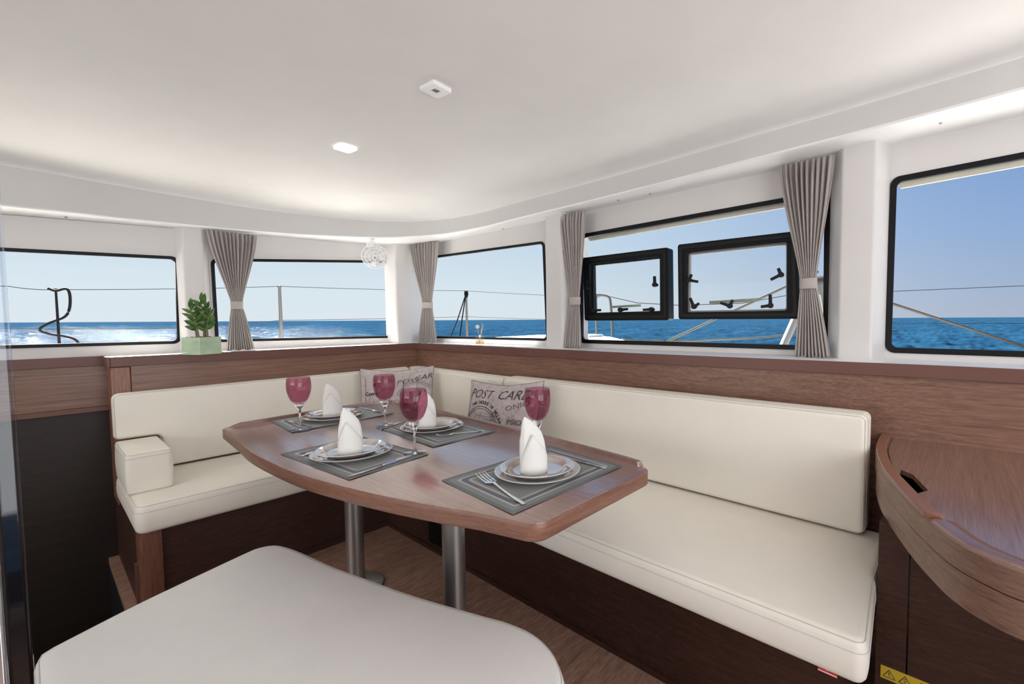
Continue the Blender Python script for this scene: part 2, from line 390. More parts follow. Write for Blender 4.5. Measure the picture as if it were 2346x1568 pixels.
# gaskets and panes
for k, (i, q) in WIN.items():
    T = to3(i); w = sempty('window_%d' % k, tuple(T(sum(p[0] for p in q)/4, min(p[1] for p in q), 0)))
    o = rpoly(offs(q, -.004), .034); inn = rpoly(offs(q, .012 if k < 4 else .018), .022)
    build(MB().ring(o, inn, lambda s, z, d, T=T: T(s, z, d-.006), .018), 'gasket', M_black, w)
    pn = rpoly(offs(q, .0), .03)
    build(MB().panel(pn, [], lambda s, z, d, T=T, q_=(.030 if k < 4 else .075): T(s, z, d+q_), .003), 'pane', M_pane, w, smooth=False)
    if k >= 4:
        (sa, za), (sb, zb_) = q[0], q[1]
        build(MB().add([T(s_, z_, d_) for d_ in (.062, .078) for s_, z_ in ((sa+.03, za-.028), (sb-.02, zb_-.026), (sb-.02, zb_+.004), (sa+.01, za+.004))], [(0, 1, 2, 3), (4, 7, 6, 5), (0, 4, 5, 1), (1, 5, 6, 2), (2, 6, 7, 3), (3, 7, 4, 0)]), 'outer_lip', M_lip, w, bevel=.002)
    WIN[k] = (i, q, w)
# soffit, fascia and ceiling
INN = sm([(-2.6, 2.93), (-1.2, 2.99), (-.04, 3.075), (.34, 3.13), (.85, 3.165), (1.22, 3.11), (1.53, 2.99), (1.76, 2.76), (1.865, 2.42), (1.885, 2.05), (1.918, 1.54), (1.94, 1.05), (1.945, .72), (1.957, .39), (1.96, .12), (1.96, -.15), (1.97, -.8), (1.98, -1.6)], 5)
ns = len(INN)
def outer_at(p):
    # matching point on the window wall: push outwards from the room centre
    c = Vector((.6, .6)); d = (Vector(p[:2])-c); best = None
    for i in range(4):
        a, e, nrm, L = facet(i); a2 = Vector((a.x, a.y)); e2 = Vector((e.x, e.y)); det = d.x*(-e2.y)+e2.x*d.y
        if abs(det) < 1e-9: continue
        r = a2-c; t = (r.x*(-e2.y)+e2.x*r.y)/det; s = (d.x*r.y-d.y*r.x)/det
        if t > 0 and -1e-4 <= s <= L+1e-4: best = c+d*t
    return best if best is not None else Vector((p[0]*1.1, p[1]))
OUT = []
for p in INN:
    q = outer_at(p)
    if p[0] < 0: q = Vector((p[0], 3.25))
    if p[1] < .2: q = Vector((2.21+.065*(.4-p[1]), p[1]))
    OUT.append(q)
mb = MB()
ri = .008
rows = []
for p, q in zip(INN, OUT):
    x, y = p[:2]; d = (Vector((x, y))-q).normalized()
    z = SOF(x, y); zc = CEI(x, y)
    rows.append([(q.x-d.x*.03, q.y-d.y*.03, SOF(q.x, q.y)), (x-d.x*ri, y-d.y*ri, z), (x-d.x*ri*.3, y-d.y*ri*.3, z+ri*.3), (x, y, z+ri)])
n = 4; vs_ = [v for r_ in rows for v in r_]; fs_ = []
for i in range(ns-1):
    for k in range(n-1): fs_.append((i*n+k, i*n+k+1, (i+1)*n+k+1, (i+1)*n+k))
mb.add(vs_, fs_)
so_ = struct(build(mb, 'trim_1', M_whited, face=(0, 0, -1), angle=60))
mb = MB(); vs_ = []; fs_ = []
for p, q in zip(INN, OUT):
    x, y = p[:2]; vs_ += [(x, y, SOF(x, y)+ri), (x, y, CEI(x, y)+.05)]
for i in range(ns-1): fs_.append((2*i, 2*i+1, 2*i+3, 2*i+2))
M_fascia = plain('shaded_fascia', (.64, .625, .61), .5, var=.012)  # greyer than the walls: shade of facing inward is put into the colour
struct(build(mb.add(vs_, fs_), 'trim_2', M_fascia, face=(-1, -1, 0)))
# ceiling with a soft down-turned edge
mb = MB(); rings = []
def nrm_at(i):
    a = Vector(INN[max(i-1, 0)][:2]); b2 = Vector(INN[min(i+1, ns-1)][:2]); e = (b2-a).normalized(); return Vector((-e.y, e.x))*-1
for d, dz in ((0, .0), (.004, .006), (.03, .012), (.06, .020), (.09, .027), (.13, .032), (.18, .034)):
    rings.append([(INN[i][0]+nrm_at(i).x*d, INN[i][1]+nrm_at(i).y*d, CEI(INN[i][0]+nrm_at(i).x*d, INN[i][1]+nrm_at(i).y*d)+dz) for i in range(ns)])
vs_ = [v for r_ in rings for v in r_]; fs_ = []
for j in range(len(rings)-1):
    for i in range(ns-1): fs_.append((j*ns+i, j*ns+i+1, (j+1)*ns+i+1, (j+1)*ns+i))
last = len(rings)-1
k0 = len(vs_); vs_ += [(-2.6, -1.6, CEI(-2.6, -1.6)+.034)]
fs_.append(tuple([last*ns+i for i in range(ns)]+[k0]))
ce = struct(build(mb.add(vs_, fs_), 'ceiling', M_ceil, angle=60, face=(0, 0, -1)))
# roof deck over everything (keeps the sun off the headliner)
struct(build(MB().box((-2.9, -1.9, 2.12), (2.45, 3.35, 2.16)), 'trim_3', M_deck))
struct(build(MB().box((-2.9, 3.31, 1.735), (1.8, 3.935, 1.765)), 'trim_24', M_deck, bevel=.008))  # unseen overhang, added to keep direct sun out of the left windows
# roof edge above the window walls
mb = MB()
for i in range(4):
    a, e, nrm, L = facet(i); p = a; q = a+e*L
    mb.add([(p.x, p.y, SOF(p.x, p.y)-.0), (q.x, q.y, SOF(q.x, q.y)-.0), (q.x, q.y, 2.15), (p.x, p.y, 2.15)] +
           [tuple(Vector((p.x, p.y, SOF(p.x, p.y)))+nrm*.05), tuple(Vector((q.x, q.y, SOF(q.x, q.y)))+nrm*.05), tuple(Vector((q.x, q.y, 2.15))+nrm*.05), tuple(Vector((p.x, p.y, 2.15))+nrm*.05)],
           [(0, 1, 2, 3), (4, 7, 6, 5), (0, 4, 5, 1), (3, 2, 6, 7)])
struct(build(mb, 'trim_4', M_deck))
# pillars between the windows (chamfered, standing proud of the wall)
def pillar(name, front, back, z0, zt):
    poly = [back[0], front[0], front[1], back[1]]; poly = rpoly(poly, [0, .016, .016, 0], 5)
    rings = [[(x, y, z0) for x, y in poly], [(x, y, SOF(x, y)+.01) for x, y in poly]]
    return struct(build(MB().layers(rings), name, M_white, angle=50))
pillar('trim_5', [(.535, 3.2), (.617, 3.2)], [(.505, 3.255), (.655, 3.255)], 1.0, 0)
pillar('trim_6', [(1.69, 3.15), (1.80, 3.15)], [(1.66, 3.255), (1.93, 3.22)], 1.0, 0)
pillar('trim_7', [(1.98, 1.925), (1.98, 1.80)], [(2.068, 1.985), (2.105, 1.735)], 1.0, 0)
pillar('trim_8', [(2.10, .372), (2.10, .252)], [(2.205, .432), (2.225, .218)], 1.0, 0)
# rail: white ledge, brown nosing and walnut panels below
RAIL = sm([(1.785, 3.07), (1.80, 2.85), (1.83, 2.4), (1.855, 1.75), (1.875, 1.14), (1.935, .5), (1.985, .1), (2.0, -.3), (2.02, -1.6)], 5)
ZR = 1.007
led = [(.232, 3.255), (.232, 3.07)]+[p[:2] for p in RAIL]+[(2.34, -1.6), (2.22, .4), (2.095, 1.75), (1.915, 3.255)]
struct(build(MB().prism(led, .985, ZR), 'trim_9', M_whited, bevel=.002))
def strip(line, z0, z1, th, side=1):
    """vertical strip following a plan line; th towards the room"""
    L = [Vector(p[:2]) for p in line]; inn = []
    for i, p in enumerate(L):
        e = (L[min(i+1, len(L)-1)]-L[max(i-1, 0)]).normalized(); inn.append(p+Vector((e.y, -e.x))*th*side)
    poly = [tuple(p) for p in L]+[tuple(p) for p in inn[::-1]]
    return MB().prism(poly, z0, z1)
nos = struct(build(strip([(.232, 3.07), (1.785, 3.07)], .962, ZR+.0015, .012), 'trim_10', M_rail, bevel=.002))
nos = struct(build(strip([p for p in RAIL if p[1] > 1.25], .962, ZR+.0015, .012), 'trim_11', M_rail, bevel=.0015))
nos = struct(build(strip([p for p in RAIL if p[1] < 1.28], .962, ZR+.0015, .012), 'trim_12', M_rail, bevel=.0015))
struct(build(strip([(-2.6, 3.235), (.232, 3.235), ], .962, ZR+.0015, .012), 'trim_13', M_rail, bevel=.002))
struct(build(strip([(.232, 3.235), (.232, 3.058)], .962, ZR+.0015, .012), 'trim_14', M_rail, bevel=.002))
# walnut wall panels behind the cushions
p1 = struct(build(MB().box((.30, 3.068, .30), (1.80, 3.085, .962)), 'trim_15', M_wx))
struct(build(MB().box((.232, 3.0665, .30), (.299, 3.255, .962)), 'trim_16', wood('walnut_upright', (26, 26, 1.2), WD, (.27, .115, .065), (.36, .17, .11)), bevel=.006))
struct(build(strip([(p[0]+.004, p[1]) for p in RAIL if p[1] > .98], .30, .962, .010, -1), 'trim_17', M_wy))
struct(build(strip([(p[0]+.004, p[1]) for p in RAIL if p[1] < 1.08], .30, .962, .010, -1), 'trim_18', M_wy))
# left lower wall: strip of walnut under the rail, nosing, dark stairwell panel
struct(build(MB().box((-2.6, 3.236, .765), (.235, 3.25, .962)), 'trim_19', M_wx))
struct(build(MB().box((-2.6, 3.215, .74), (.235, 3.25, .765)), 'trim_20', M_rail, bevel=.002))
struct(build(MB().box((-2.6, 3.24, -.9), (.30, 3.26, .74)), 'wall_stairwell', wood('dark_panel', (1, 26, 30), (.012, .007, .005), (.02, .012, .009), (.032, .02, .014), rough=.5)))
# floor with the stairwell opening to the hull
fl = [(-2.6, -1.6), (2.4, -1.6), (2.4, 3.3), (.2, 3.3), (.2, 1.9), (-2.6, 1.9)]
struct(build(MB().prism(fl, -.03, 0), 'floor', M_floor))
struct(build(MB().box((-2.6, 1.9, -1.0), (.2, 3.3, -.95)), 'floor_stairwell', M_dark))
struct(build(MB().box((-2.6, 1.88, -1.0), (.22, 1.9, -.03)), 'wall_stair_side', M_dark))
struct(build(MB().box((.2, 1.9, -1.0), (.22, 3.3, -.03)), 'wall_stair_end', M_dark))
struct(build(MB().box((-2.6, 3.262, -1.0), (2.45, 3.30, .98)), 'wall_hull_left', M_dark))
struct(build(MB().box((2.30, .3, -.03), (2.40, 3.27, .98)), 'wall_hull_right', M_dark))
# aft bulkhead with the cockpit door opening and the galley side
def tb(s, z, d): return Vector((-2.6+s, -1.6-d, z))
struct(build(MB().panel([(0, 0), (5.0, 0), (5.0, 2.1), (0, 2.1)], [[(1.4, .05), (3.9, .05), (3.9, 1.85), (1.4, 1.85)]], tb, .04), 'wall_back', M_white))
def tg(s, z, d): return Vector((-2.6-d, -1.6+s, z))
struct(build(MB().panel([(0, -.9), (4.9, -.9), (4.9, 2.1), (0, 2.1)], [[(1.2, 1.0), (4.4, 1.0), (4.4, 1.6), (1.2, 1.6)]], tg, .04), 'wall_galley', M_white))
struct(build(MB().box((2.22, -1.6, 0), (2.4, .3, .99)), 'wall_hull_side', M_white))
# tiny screw caps under the soffit
for px, py in ((.13, 3.19), (2.0, 2.33), (2.02, 1.42), (2.05, 1.24), (2.09, .06)):
    build(MB().lathe([(.0001, -.003), (.004, -.003), (.0055, 0), (.0055, .002)], (px, py, SOF(px, py)-.0005), 12), 'screw_cap', M_grey, so_)
# ------------------------------------------------------------------ ceiling lights
def ceiling_light(x, y, label, lit, tilt):
    z = CEI(x, y)+.034; t_ = thing('ceiling_light', label, 'ceiling light', (x, y, z), 'square ceiling lights', radians(tilt))
    s = .036 if not lit else .033; h = .012
    o = rpoly([(-s, -s), (s, -s), (s, s), (-s, s)], .003, 3); q = s*.38
    inn = [(-q, -q), (q, -q), (q, q), (-q, q)]
    T = lambda a, b2, d: Vector((a, b2, -h+d))
    build(MB().panel(o, [inn], T, h+.004), 'frame', M_whited if not lit else M_lamp2, t_, local=True, bevel=.001)
    build(MB().box((-q, -q, -h+.005), (q, q, -h+.008)), 'lens', M_frost if not lit else M_lamp, t_, local=True)
M_lamp2, t, b = newmat('lit_lamp_frame')
b.inputs['Base Color'].default_value = (.9, .9, .9, 1); b.inputs['Emission Color'].default_value = (1, .98, .95, 1); b.inputs['Emission Strength'].default_value = .9
ceiling_light(.875, 1.345, 'unlit square ceiling spotlight with brown lens, nearer to camera', False, 6)
ceiling_light(.875, 2.02, 'glowing white square ceiling spotlight, farther from camera', True, 6)
# ------------------------------------------------------------------ opening hatches in window 4
T4 = to3(2); win4 = WIN[4][2]
H1 = [(.0384, 1.5362), (.5784, 1.5483), (.585, 1.1682), (.0516, 1.1673)]
H1i = [(.088, 1.497), (.531, 1.5066), (.534, 1.2103), (.092, 1.2057)]
H2 = [(.6317, 1.5569), (1.1965, 1.5638), (1.216, 1.172), (.6387, 1.1725)]
H2i = [(.6818, 1.51), (1.155, 1.5187), (1.160, 1.2101), (.6791, 1.2084)]
def latch(parent, s, z, a1, a2, L1=.048, L2=.032):
    mb = MB(); c = T4(s, z, -.035); e = facet(2)[1]; up = Vector((0, 0, 1)); nn = facet(2)[2]
    def bar(ang, L, w=.0075):
        d = e*cos(ang)+up*sin(ang); p = d.cross(nn).normalized()*w; q = nn*.005
        a = c; b2 = c+d*L
        mb.add([a-p-q, a+p-q, b2+p*.85-q, b2-p*.85-q, a-p+q, a+p+q, b2+p*.85+q, b2-p*.85+q], [(0, 3, 2, 1), (4, 5, 6, 7), (0, 1, 5, 4), (1, 2, 6, 5), (2, 3, 7, 6), (3, 0, 4, 7)])
    bar(radians(a1), L1)
    if a2 is not None: bar(radians(a2), L2)
    mt = Matrix((( e.x, up.x, nn.x), (e.y, up.y, nn.y), (e.z, up.z, nn.z)))
    mb.lathe([(.0001, -.009), (.012, -.009), (.0125, -.006), (.0125, .008), (.008, .03)], c, 16, mt)
    build(mb, 'latch_handle', M_blackp, parent)
def text_mesh(body, size, name, mat, parent, f, shear=0, align='LEFT', bold=0, sx=1, cut=True):
    """lettering as real thin geometry; f maps flat text (x, y) to 3D"""
    cu = bpy.data.curves.new('t', 'FONT'); cu.body = body; cu.size = size; cu.shear = shear; cu.align_x = align; cu.offset = bold
    cu.resolution_u = 2; cu.fill_mode = 'FRONT'
    o = bpy.data.objects.new('t', cu); C.objects.link(o)
    dg = bpy.context.evaluated_depsgraph_get(); me = bpy.data.meshes.new_from_object(o.evaluated_get(dg))
    bpy.data.objects.remove(o); bpy.data.curves.remove(cu)
    mb = MB(); mb.v = [Vector(f(v.co.x*sx, v.co.y)) for v in me.vertices]; mb.f = [tuple(p.vertices) for p in me.polygons]
    bpy.data.meshes.remove(me)
    return build(mb, name, mat, parent, smooth=False, recalc=False)
for hi, (o_, i_) in enumerate(((H1, H1i), (H2, H2i))):
    oo = rpoly(o_, .012, 4); ii = rpoly(i_, .010, 4); ii2 = rpoly(offs(i_, .008), .008, 4)
    fr = build(MB().ring(oo, ii, lambda s, z, d: T4(s, z, d-.022), .07), 'hatch_frame', M_blackw, win4, bevel=.003)
    mid = rpoly(offs(o_, .012), .01, 4); mid2 = rpoly(offs(o_, .026), .01, 4)
    build(MB().ring(mid, mid2, lambda s, z, d: T4(s, z, d-.026), .005), 'frame_rib', M_blackp, fr)
    build(MB().panel(ii, [], lambda s, z, d: T4(s, z, d+.012), .005), 'pane', M_pane, fr, smooth=False)
    build(MB().ring(ii, ii2, lambda s, z, d: T4(s, z, d+.004), .02), 'inner_seal', M_grey if hi else M_blackp, fr)
    # small clips on the frame
    for k in range(3):
        s0 = o_[0][0]+.09+k*.16
        for zz in (o_[0][1]-.030+(o_[1][1]-o_[0][1])*(k*.3), o_[2][1]+.010):
            build(MB().box((0, 0, 0), (0, 0, 0)) if False else MB().add([T4(s0+a_, zz+b_, d_) for d_ in (-.0245, -.021) for a_, b_ in ((0, 0), (.05, 0), (.05, .016), (0, .016))], [(0, 1, 2, 3), (4, 7, 6, 5), (0, 4, 5, 1), (1, 5, 6, 2), (2, 6, 7, 3), (3, 7, 4, 0)]), 'frame_clip', M_blackw, fr)
    if hi == 0:
        latch(fr, .072, 1.355, 85, None, .045); latch(fr, .510, 1.356, 92, None, .045)
        latch(fr, .125, 1.226, 2, None); latch(fr, .300, 1.227, 4, None); latch(fr, .490, 1.226, 182, None)
        ls = [(.205, 1.238), (.405, 1.244), (.405, 1.257), (.205, 1.251)]
        txt = 'DO NOT OPEN WHEN SAILING\nCLOSE HATCH BEFORE NAVIGATING'
    else:
        latch(fr, .700, 1.370, -12, 66); latch(fr, 1.135, 1.372, 205, 112); latch(fr, .726, 1.236, 115, 28)
        latch(fr, .906, 1.236, 160, 62); latch(fr, 1.092, 1.234, 187, 92, .042, .05)
        ls = [(.790, 1.248), (1.030, 1.256), (1.030, 1.272), (.790, 1.264)]
        txt = 'DO NOT OPEN WHEN SAILING\nCLOSE HATCH BEFORE NAVIGATING'
    st = build(MB().panel(ls, [], lambda s, z, d: T4(s, z, d+.0105), .0008), 'label_strip', M_stick, fr, smooth=False)
    sl = (ls[1][1]-ls[0][1])/(ls[1][0]-ls[0][0])
    text_mesh(txt, .0078, 'label_strip', M_ink, fr, lambda x, y, a=ls[0], sl=sl, h=ls[3][1]-ls[0][1]: T4(a[0]+.004+x, a[1]+h*.62+y*.7+sl*x, .0098), sx=(ls[1][0]-ls[0][0]-.008)/.145)

# ------------------------------------------------------------------ outside: sea, deck, guard rails
def sea():
    import numpy as np
    rg = np.random.default_rng(5); NA, NR = 1300, 560
    az = np.radians(np.linspace(-50, 112, NA)); rr = 14*(1600/14)**(np.linspace(0, 1, NR))
    A_, R_ = np.meshgrid(az, rr); X = R_*np.sin(A_); Y = R_*np.cos(A_); Z = np.zeros_like(X)
    for lam, slope, cnt in ((9, .05, 8), (4.5, .08, 12), (2.2, .12, 16), (1.2, .17, 18), (.7, .15, 14)):
        for _ in range(cnt):
            l = lam*rg.uniform(.75, 1.3); th = np.radians(215+rg.normal(0, 38)); k = 2*np.pi/l; a = slope/k*np.sqrt(2/cnt)
            Z += a*np.sin(k*(X*np.sin(th)+Y*np.cos(th))+rg.uniform(0, 6.28))
    Z -= 1.0
    v = np.stack([X, Y, Z], -1).reshape(-1, 3)
    ii = (np.arange(NR-1)[:, None]*NA+np.arange(NA-1)[None, :]).ravel()
    f = np.stack([ii, ii+NA, ii+NA+1, ii+1], -1)
    base = len(v); far = np.array([(-9000, -9000, -1.25), (9000, -9000, -1.25), (9000, 9000, -1.25), (-9000, 9000, -1.25)])
    v = np.vstack([v, far]); f = np.vstack([f, [[base, base+1, base+2, base+3]]])
    me = bpy.data.meshes.new('sea'); me.vertices.add(len(v)); me.vertices.foreach_set('co', v.ravel().astype('f'))
    me.loops.add(f.size); me.loops.foreach_set('vertex_index', f.ravel().astype('i'))
    me.polygons.add(len(f)); me.polygons.foreach_set('loop_start', (np.arange(len(f))*4).astype('i'))
    me.update(calc_edges=True); me.validate()
    if me.polygons[10].normal.z < 0: me.flip_normals()
    me.shade_smooth(); me.materials.append(M_sea); o = bpy.data.objects.new('sea', me); C.objects.link(o); return struct(o)
sea()
side = [(-3.5, 3.40), (2.2, 3.40), (3.6, 3.3), (4.5, 4.0), (3.9, 4.78), (-3.5, 4.78)]
struct(build(MB().prism(side, .6, .90), 'trim_21', M_deck, bevel=.02))
bow = rpoly([(3.05, 1.95), (4.0, 2.9), (4.3, 3.5), (4.2, 4.05), (3.0, 3.9), (2.6, 3.0)], .25, 6)
struct(build(MB().layers([[(x, y, .80) for x, y in bow], [(x, y, .975) for x, y in bow], [(x, y, .985) for x, y in offs(bow, .02)]]), 'trim_22', M_deck))
def stanchion(x, y, z1, label, r0=.013, mat=M_steelo):
    t_ = thing('stanchion', label, 'railing post', (x, y, .90), 'guard rail stanchions')
    build(MB().lathe([(.03, 0), (.03, .02), (.018, .03), (.016, .06)], (0, 0, 0), 16), 'foot', mat, t_, local=True)
    h = z1-.90
    build(MB().lathe([(r0*1.25, .05), (r0*1.15, h*.3), (r0*.9, h-.02), (r0*.9, h), (.0001, h+.004)], (0, 0, 0), 16), 'post', mat, t_, local=True)
    build(MB().tube([(-.012, 0, h-.01), (.012, 0, h-.01)], .011, 10), 'line_eye', mat, t_, local=True)
    return t_
s1 = stanchion(.125, 4.7, 1.40, 'dark post with looped black hose, seen through the leftmost window', .0065, M_blacko)
hose = sm([(.09, 4.69, 1.40), (.125, 4.685, 1.385), (.17, 4.68, 1.40), (.185, 4.68, 1.36), (.18, 4.68, 1.27), (.155, 4.68, 1.21), (.08, 4.68, 1.165), (.045, 4.68, 1.125), (.09, 4.68, 1.095), (.15, 4.68, 1.08), (.20, 4.68, 1.05), (.22, 4.68, .98), (.22, 4.69, .91)], 6)
tag(build(MB().tube(hose, .0075, 8), 'hose', M_blacko), 'thin black hose looped over the dark post in leftmost window', 'hose')
stanchion(1.428, 4.7, 1.49, 'steel railing post seen through the window right of first curtain')
t_ = stanchion(3.425, 4.7, 1.53, 'steel railing post with two dark stays beside the second curtain')
build(MB().tube([(3.42, 4.70, 1.50), (3.30, 4.70, 1.2), (3.16, 4.70, .92)], .007, 6), 'stay', M_blacko, t_)
build(MB().tube([(3.42, 4.70, 1.50), (3.36, 4.70, 1.2), (3.31, 4.70, .92)], .007, 6), 'stay', M_blacko, t_)
build(MB().lathe([(.0001, .64), (.022, .63), (.026, .59), (.014, .55)], (0, 0, 0), 10), 'turnbuckle', M_blacko, t_, local=True)
def line(pts, r, mat, name, label, cat, sag=0):
    out = []
    for a, b2 in zip(pts[:-1], pts[1:]):
        for k in range(10):
            u = k/10; p = Vector(a).lerp(Vector(b2), u); p.z -= sag*4*u*(1-u); out.append(p)
    out.append(Vector(pts[-1])); return tag(build(MB().tube(out, r, 6), name, mat), label, cat)
line([(-3, 4.7, 1.37), (-.07, 4.7, 1.405), (.125, 4.7, 1.393), (1.428, 4.7, 1.484), (3.425, 4.7, 1.535), (4.0, 3.06, 1.42)], .0028, M_wire, 'guard_wire', 'upper thin wire running behind the left windows above the sea', 'wire', .008)
line([(-3, 4.7, 1.14), (-.07, 4.7, 1.135), (.72, 4.7, 1.121), (1.428, 4.7, 1.18), (3.425, 4.7, 1.215), (4.0, 3.06, 1.16)], .0028, M_wire, 'guard_wire', 'lower thin wire close above the horizon behind the left windows', 'wire', .004)
pp = thing('pulpit_rail', 'bent steel handrail on the white deck behind the left hatch', 'handrail', (4.0, 3.06, .985))
build(MB().tube(sm([(3.80, 3.36, 1.42), (3.90, 3.17, 1.437), (4.0, 3.05, 1.44), (4.045, 2.98, 1.42), (4.057, 2.96, 1.37), (4.055, 2.94, 1.2), (4.055, 2.93, .99)], 6), .014, 10), 'rail', M_steelo, pp)
build(MB().tube([(3.955, 3.08, 1.43), (3.95, 3.07, .99)], .012, 10), 'upright', M_steelo, pp)
build(MB().box((3.72, 3.0, .985), (3.98, 3.3, 1.01)), 'base_plate', M_deck, pp, bevel=.004)
line([(3.654, 2.667, 1.399), (3.821, 2.456, 1.335), (4.093, 2.118, 1.309), (4.477, 1.647, 1.327), (4.755, 1.313, 1.40), (5.8, .52, 1.45)], .0035, M_wire, 'stay_wire', 'sagging thin grey wire crossing behind the black hatches', 'wire')
line([(3.50, 2.03, .94), (4.42, .95, 1.585)], .012, M_rope, 'diagonal_rope', 'cream rope rising diagonally behind the two black hatches', 'rope')
line([(3.3, 2.28, 1.0), (3.5, 2.05, .985), (3.80, 1.65, .99), (4.30, 1.05, 1.04), (4.9, .4, 1.06)], .010, M_rope, 'deck_rope', 'slack cream rope stretched low over the sea below the hatches', 'rope', .01)
line([(3.3, .72, 1.43), (3.615, .32, 1.266), (4.149, -.362, .978), (4.4, -.7, .84)], .0085, M_tan, 'mooring_rope', 'tan rope slanting down across the far right window', 'rope')
line([(3.9, .77, 1.36), (4.222, .377, 1.379), (4.862, -.408, 1.417), (5.8, -1.5, 1.47)], .0025, M_wire, 'guard_wire', 'thin grey wire crossing the far right window above horizon', 'wire')
line([(3.9, .8, 1.125), (4.222, .377, 1.13), (4.862, -.408, 1.125), (5.8, -1.5, 1.1)], .002, M_tan, 'guard_wire', 'faint lower wire over the water in far right window', 'wire')
dv = thing('deck_davit', 'white slanted tube with grey cap behind the right hatch and curtain', 'davit', (3.10, .90, .86))
build(MB().tube([(3.10, .92, .86), (3.21, .815, 1.19), (3.285, .735, 1.42)], .026, 14), 'tube', M_tubeo, dv)
build(MB().box((3.26, .60, 1.40), (3.34, .79, 1.45)), 'cap', M_wire, dv, bevel=.015)
build(MB().tube([(3.32, .70, 1.41), (3.34, .66, 1.15), (3.35, .63, .88)], .02, 10), 'strut', M_tubeo, dv)
build(MB().box((3.1, .80, .86), (3.6, 1.1, .90)), 'base_plate', M_deck, dv, bevel=.01)
for k, (cx, cy) in enumerate(((3.17, 1.16), (3.19, 1.09), (3.17, .98), (3.18, .93))):
    build(MB().add([(cx-.02, cy-.014, .90), (cx+.02, cy-.014, .90), (cx+.02, cy+.02, .90), (cx-.02, cy+.02, .90), (cx, cy-.012, .985)], [(0, 3, 2, 1), (0, 1, 4), (1, 2, 4), (2, 3, 4), (3, 0, 4)]), 'cleat', M_wire, dv)
build(MB().box((3.12, .88, .895), (3.22, 1.24, .905)), 'cleat_base', M_deck, dv)
struct(build(MB().box((2.5, -2.5, .55), (3.9, 1.6, .86)), 'trim_23', M_deck, bevel=.03))

# ------------------------------------------------------------------ curtains
def curtain(p0, p1, top, tie, bot, z_top, z_tie, z_bot, label, n_out, ztops=None, seed=0, pleats=11):
    """p0->p1 line in plan; top/tie/bot = (start, end) along it in metres"""
    rnd = random.Random(seed); a = Vector((*p0, 0)); e = (Vector((*p1, 0))-a).normalized(); nn = Vector((e.y, -e.x, 0))*n_out
    t_ = thing('curtain', label, 'curtain', tuple(a+e*((bot[0]+bot[1])/2)+Vector((0, 0, z_bot))), 'pleated taupe curtains')
    NU, NV = pleats*8, 40; ph = [rnd.uniform(-.5, .5) for _ in range(pleats+2)]; am = [rnd.uniform(.7, 1.2) for _ in range(pleats+2)]
    vs = []; fs = []
    for j in range(NV+1):
        v = j/NV; z = z_top+(z_bot-z_top)*v; vt = (z_top-z_tie)/(z_top-z_bot)
        if v < vt:
            u = v/vt; k = u**1.15; k = k*k*(3-2*k)*.35+k*.65; x0 = top[0]+(tie[0]-top[0])*k; x1 = top[1]+(tie[1]-top[1])*k; amp = .017*(1-u)+.0035
            amp *= .5+.5*min(1, u*8)
        else:
            u = (v-vt)/(1-vt); k = u**.85; x0 = tie[0]+(bot[0]-tie[0])*k; x1 = tie[1]+(bot[1]-tie[1])*k; amp = .0035+.010*u
        for i in range(NU+1):
            w = i/NU; c = w*pleats; ci = int(min(c, pleats-1)); wob = ph[ci]*.12*sin(v*9+ci)
            d = amp*am[ci]*sin(2*pi*(c+wob))+amp*.35*sin(2*pi*(2*c+ph[ci]))*(1-v)
            edge = min(w, 1-w)*pleats
            d *= min(1, edge*.8+.1)
            ww = w+.10/pleats*sin(2*pi*c+1)*(.6 if v < vt else .5)
            ww = max(0, min(1, ww))
            zz = z
            if ztops and v < vt: zz = z+(ztops[0]+(ztops[1]-ztops[0])*w-z_top)*(1-v/vt)
            vs.append(a+e*(x0+(x1-x0)*ww)+nn*(d+.004)+Vector((0, 0, zz-(.004*sin(6*pi*w) if j == NV else 0))))
    for j in range(NV):
        for i in range(NU): q = j*(NU+1)+i; fs.append((q, q+1, q+NU+2, q+NU+1))
    cl = build(MB().add(vs, fs), 'cloth', M_cloth, t_, recalc=False, angle=80)
    m = cl.modifiers.new('thickness', 'SOLIDIFY'); m.thickness = .0015
    # tie band
    x0, x1 = tie; cx = (x0+x1)/2; rx = (x1-x0)/2+.004; ry = .014
    rings = []
    for zz, f in ((z_tie-.022, 1), (z_tie-.02, 1.02), (z_tie+.02, 1.02), (z_tie+.022, 1)):
        rings.append([a+e*(cx+rx*f*cos(q))+nn*(ry*f*sin(q)+.003)+Vector((0, 0, zz)) for q in [2*pi*k/20 for k in range(20)]])
    build(MB().layers(rings, False, False), 'tieback', M_tie, t_, recalc=False).modifiers.new('t', 'SOLIDIFY').thickness = .001
    return t_
curtain((0, 3.195), (1, 3.195), (.632, .866), (.731, .780), (.697, .832), 1.676, 1.266, 1.010, 'wide taupe curtain beside the potted plant, leftmost of the four', 1, seed=1, pleats=12)
curtain((1.80, 3.14), (1.95, 2.7), (.0, .262), (.105, .188), (.05, .228), 1.745, 1.284, 1.010, 'narrow taupe curtain just right of the corner fan', 1, seed=2, pleats=10)
curtain((2.0, 1.835), (2.0, 1), (.005, .212), (.090, .160), (.036, .175), 1.785, 1.281, 1.010, 'slender taupe curtain left of the small black hatch', 1, seed=3, pleats=9)
curtain((2.1, .62), (2.1, 0), (.005, .222), (.102, .161), (.082, .224), 1.842, 1.322, 1.010, 'large taupe curtain overlapping the right black hatch, nearest to camera', 1, seed=4, pleats=10)

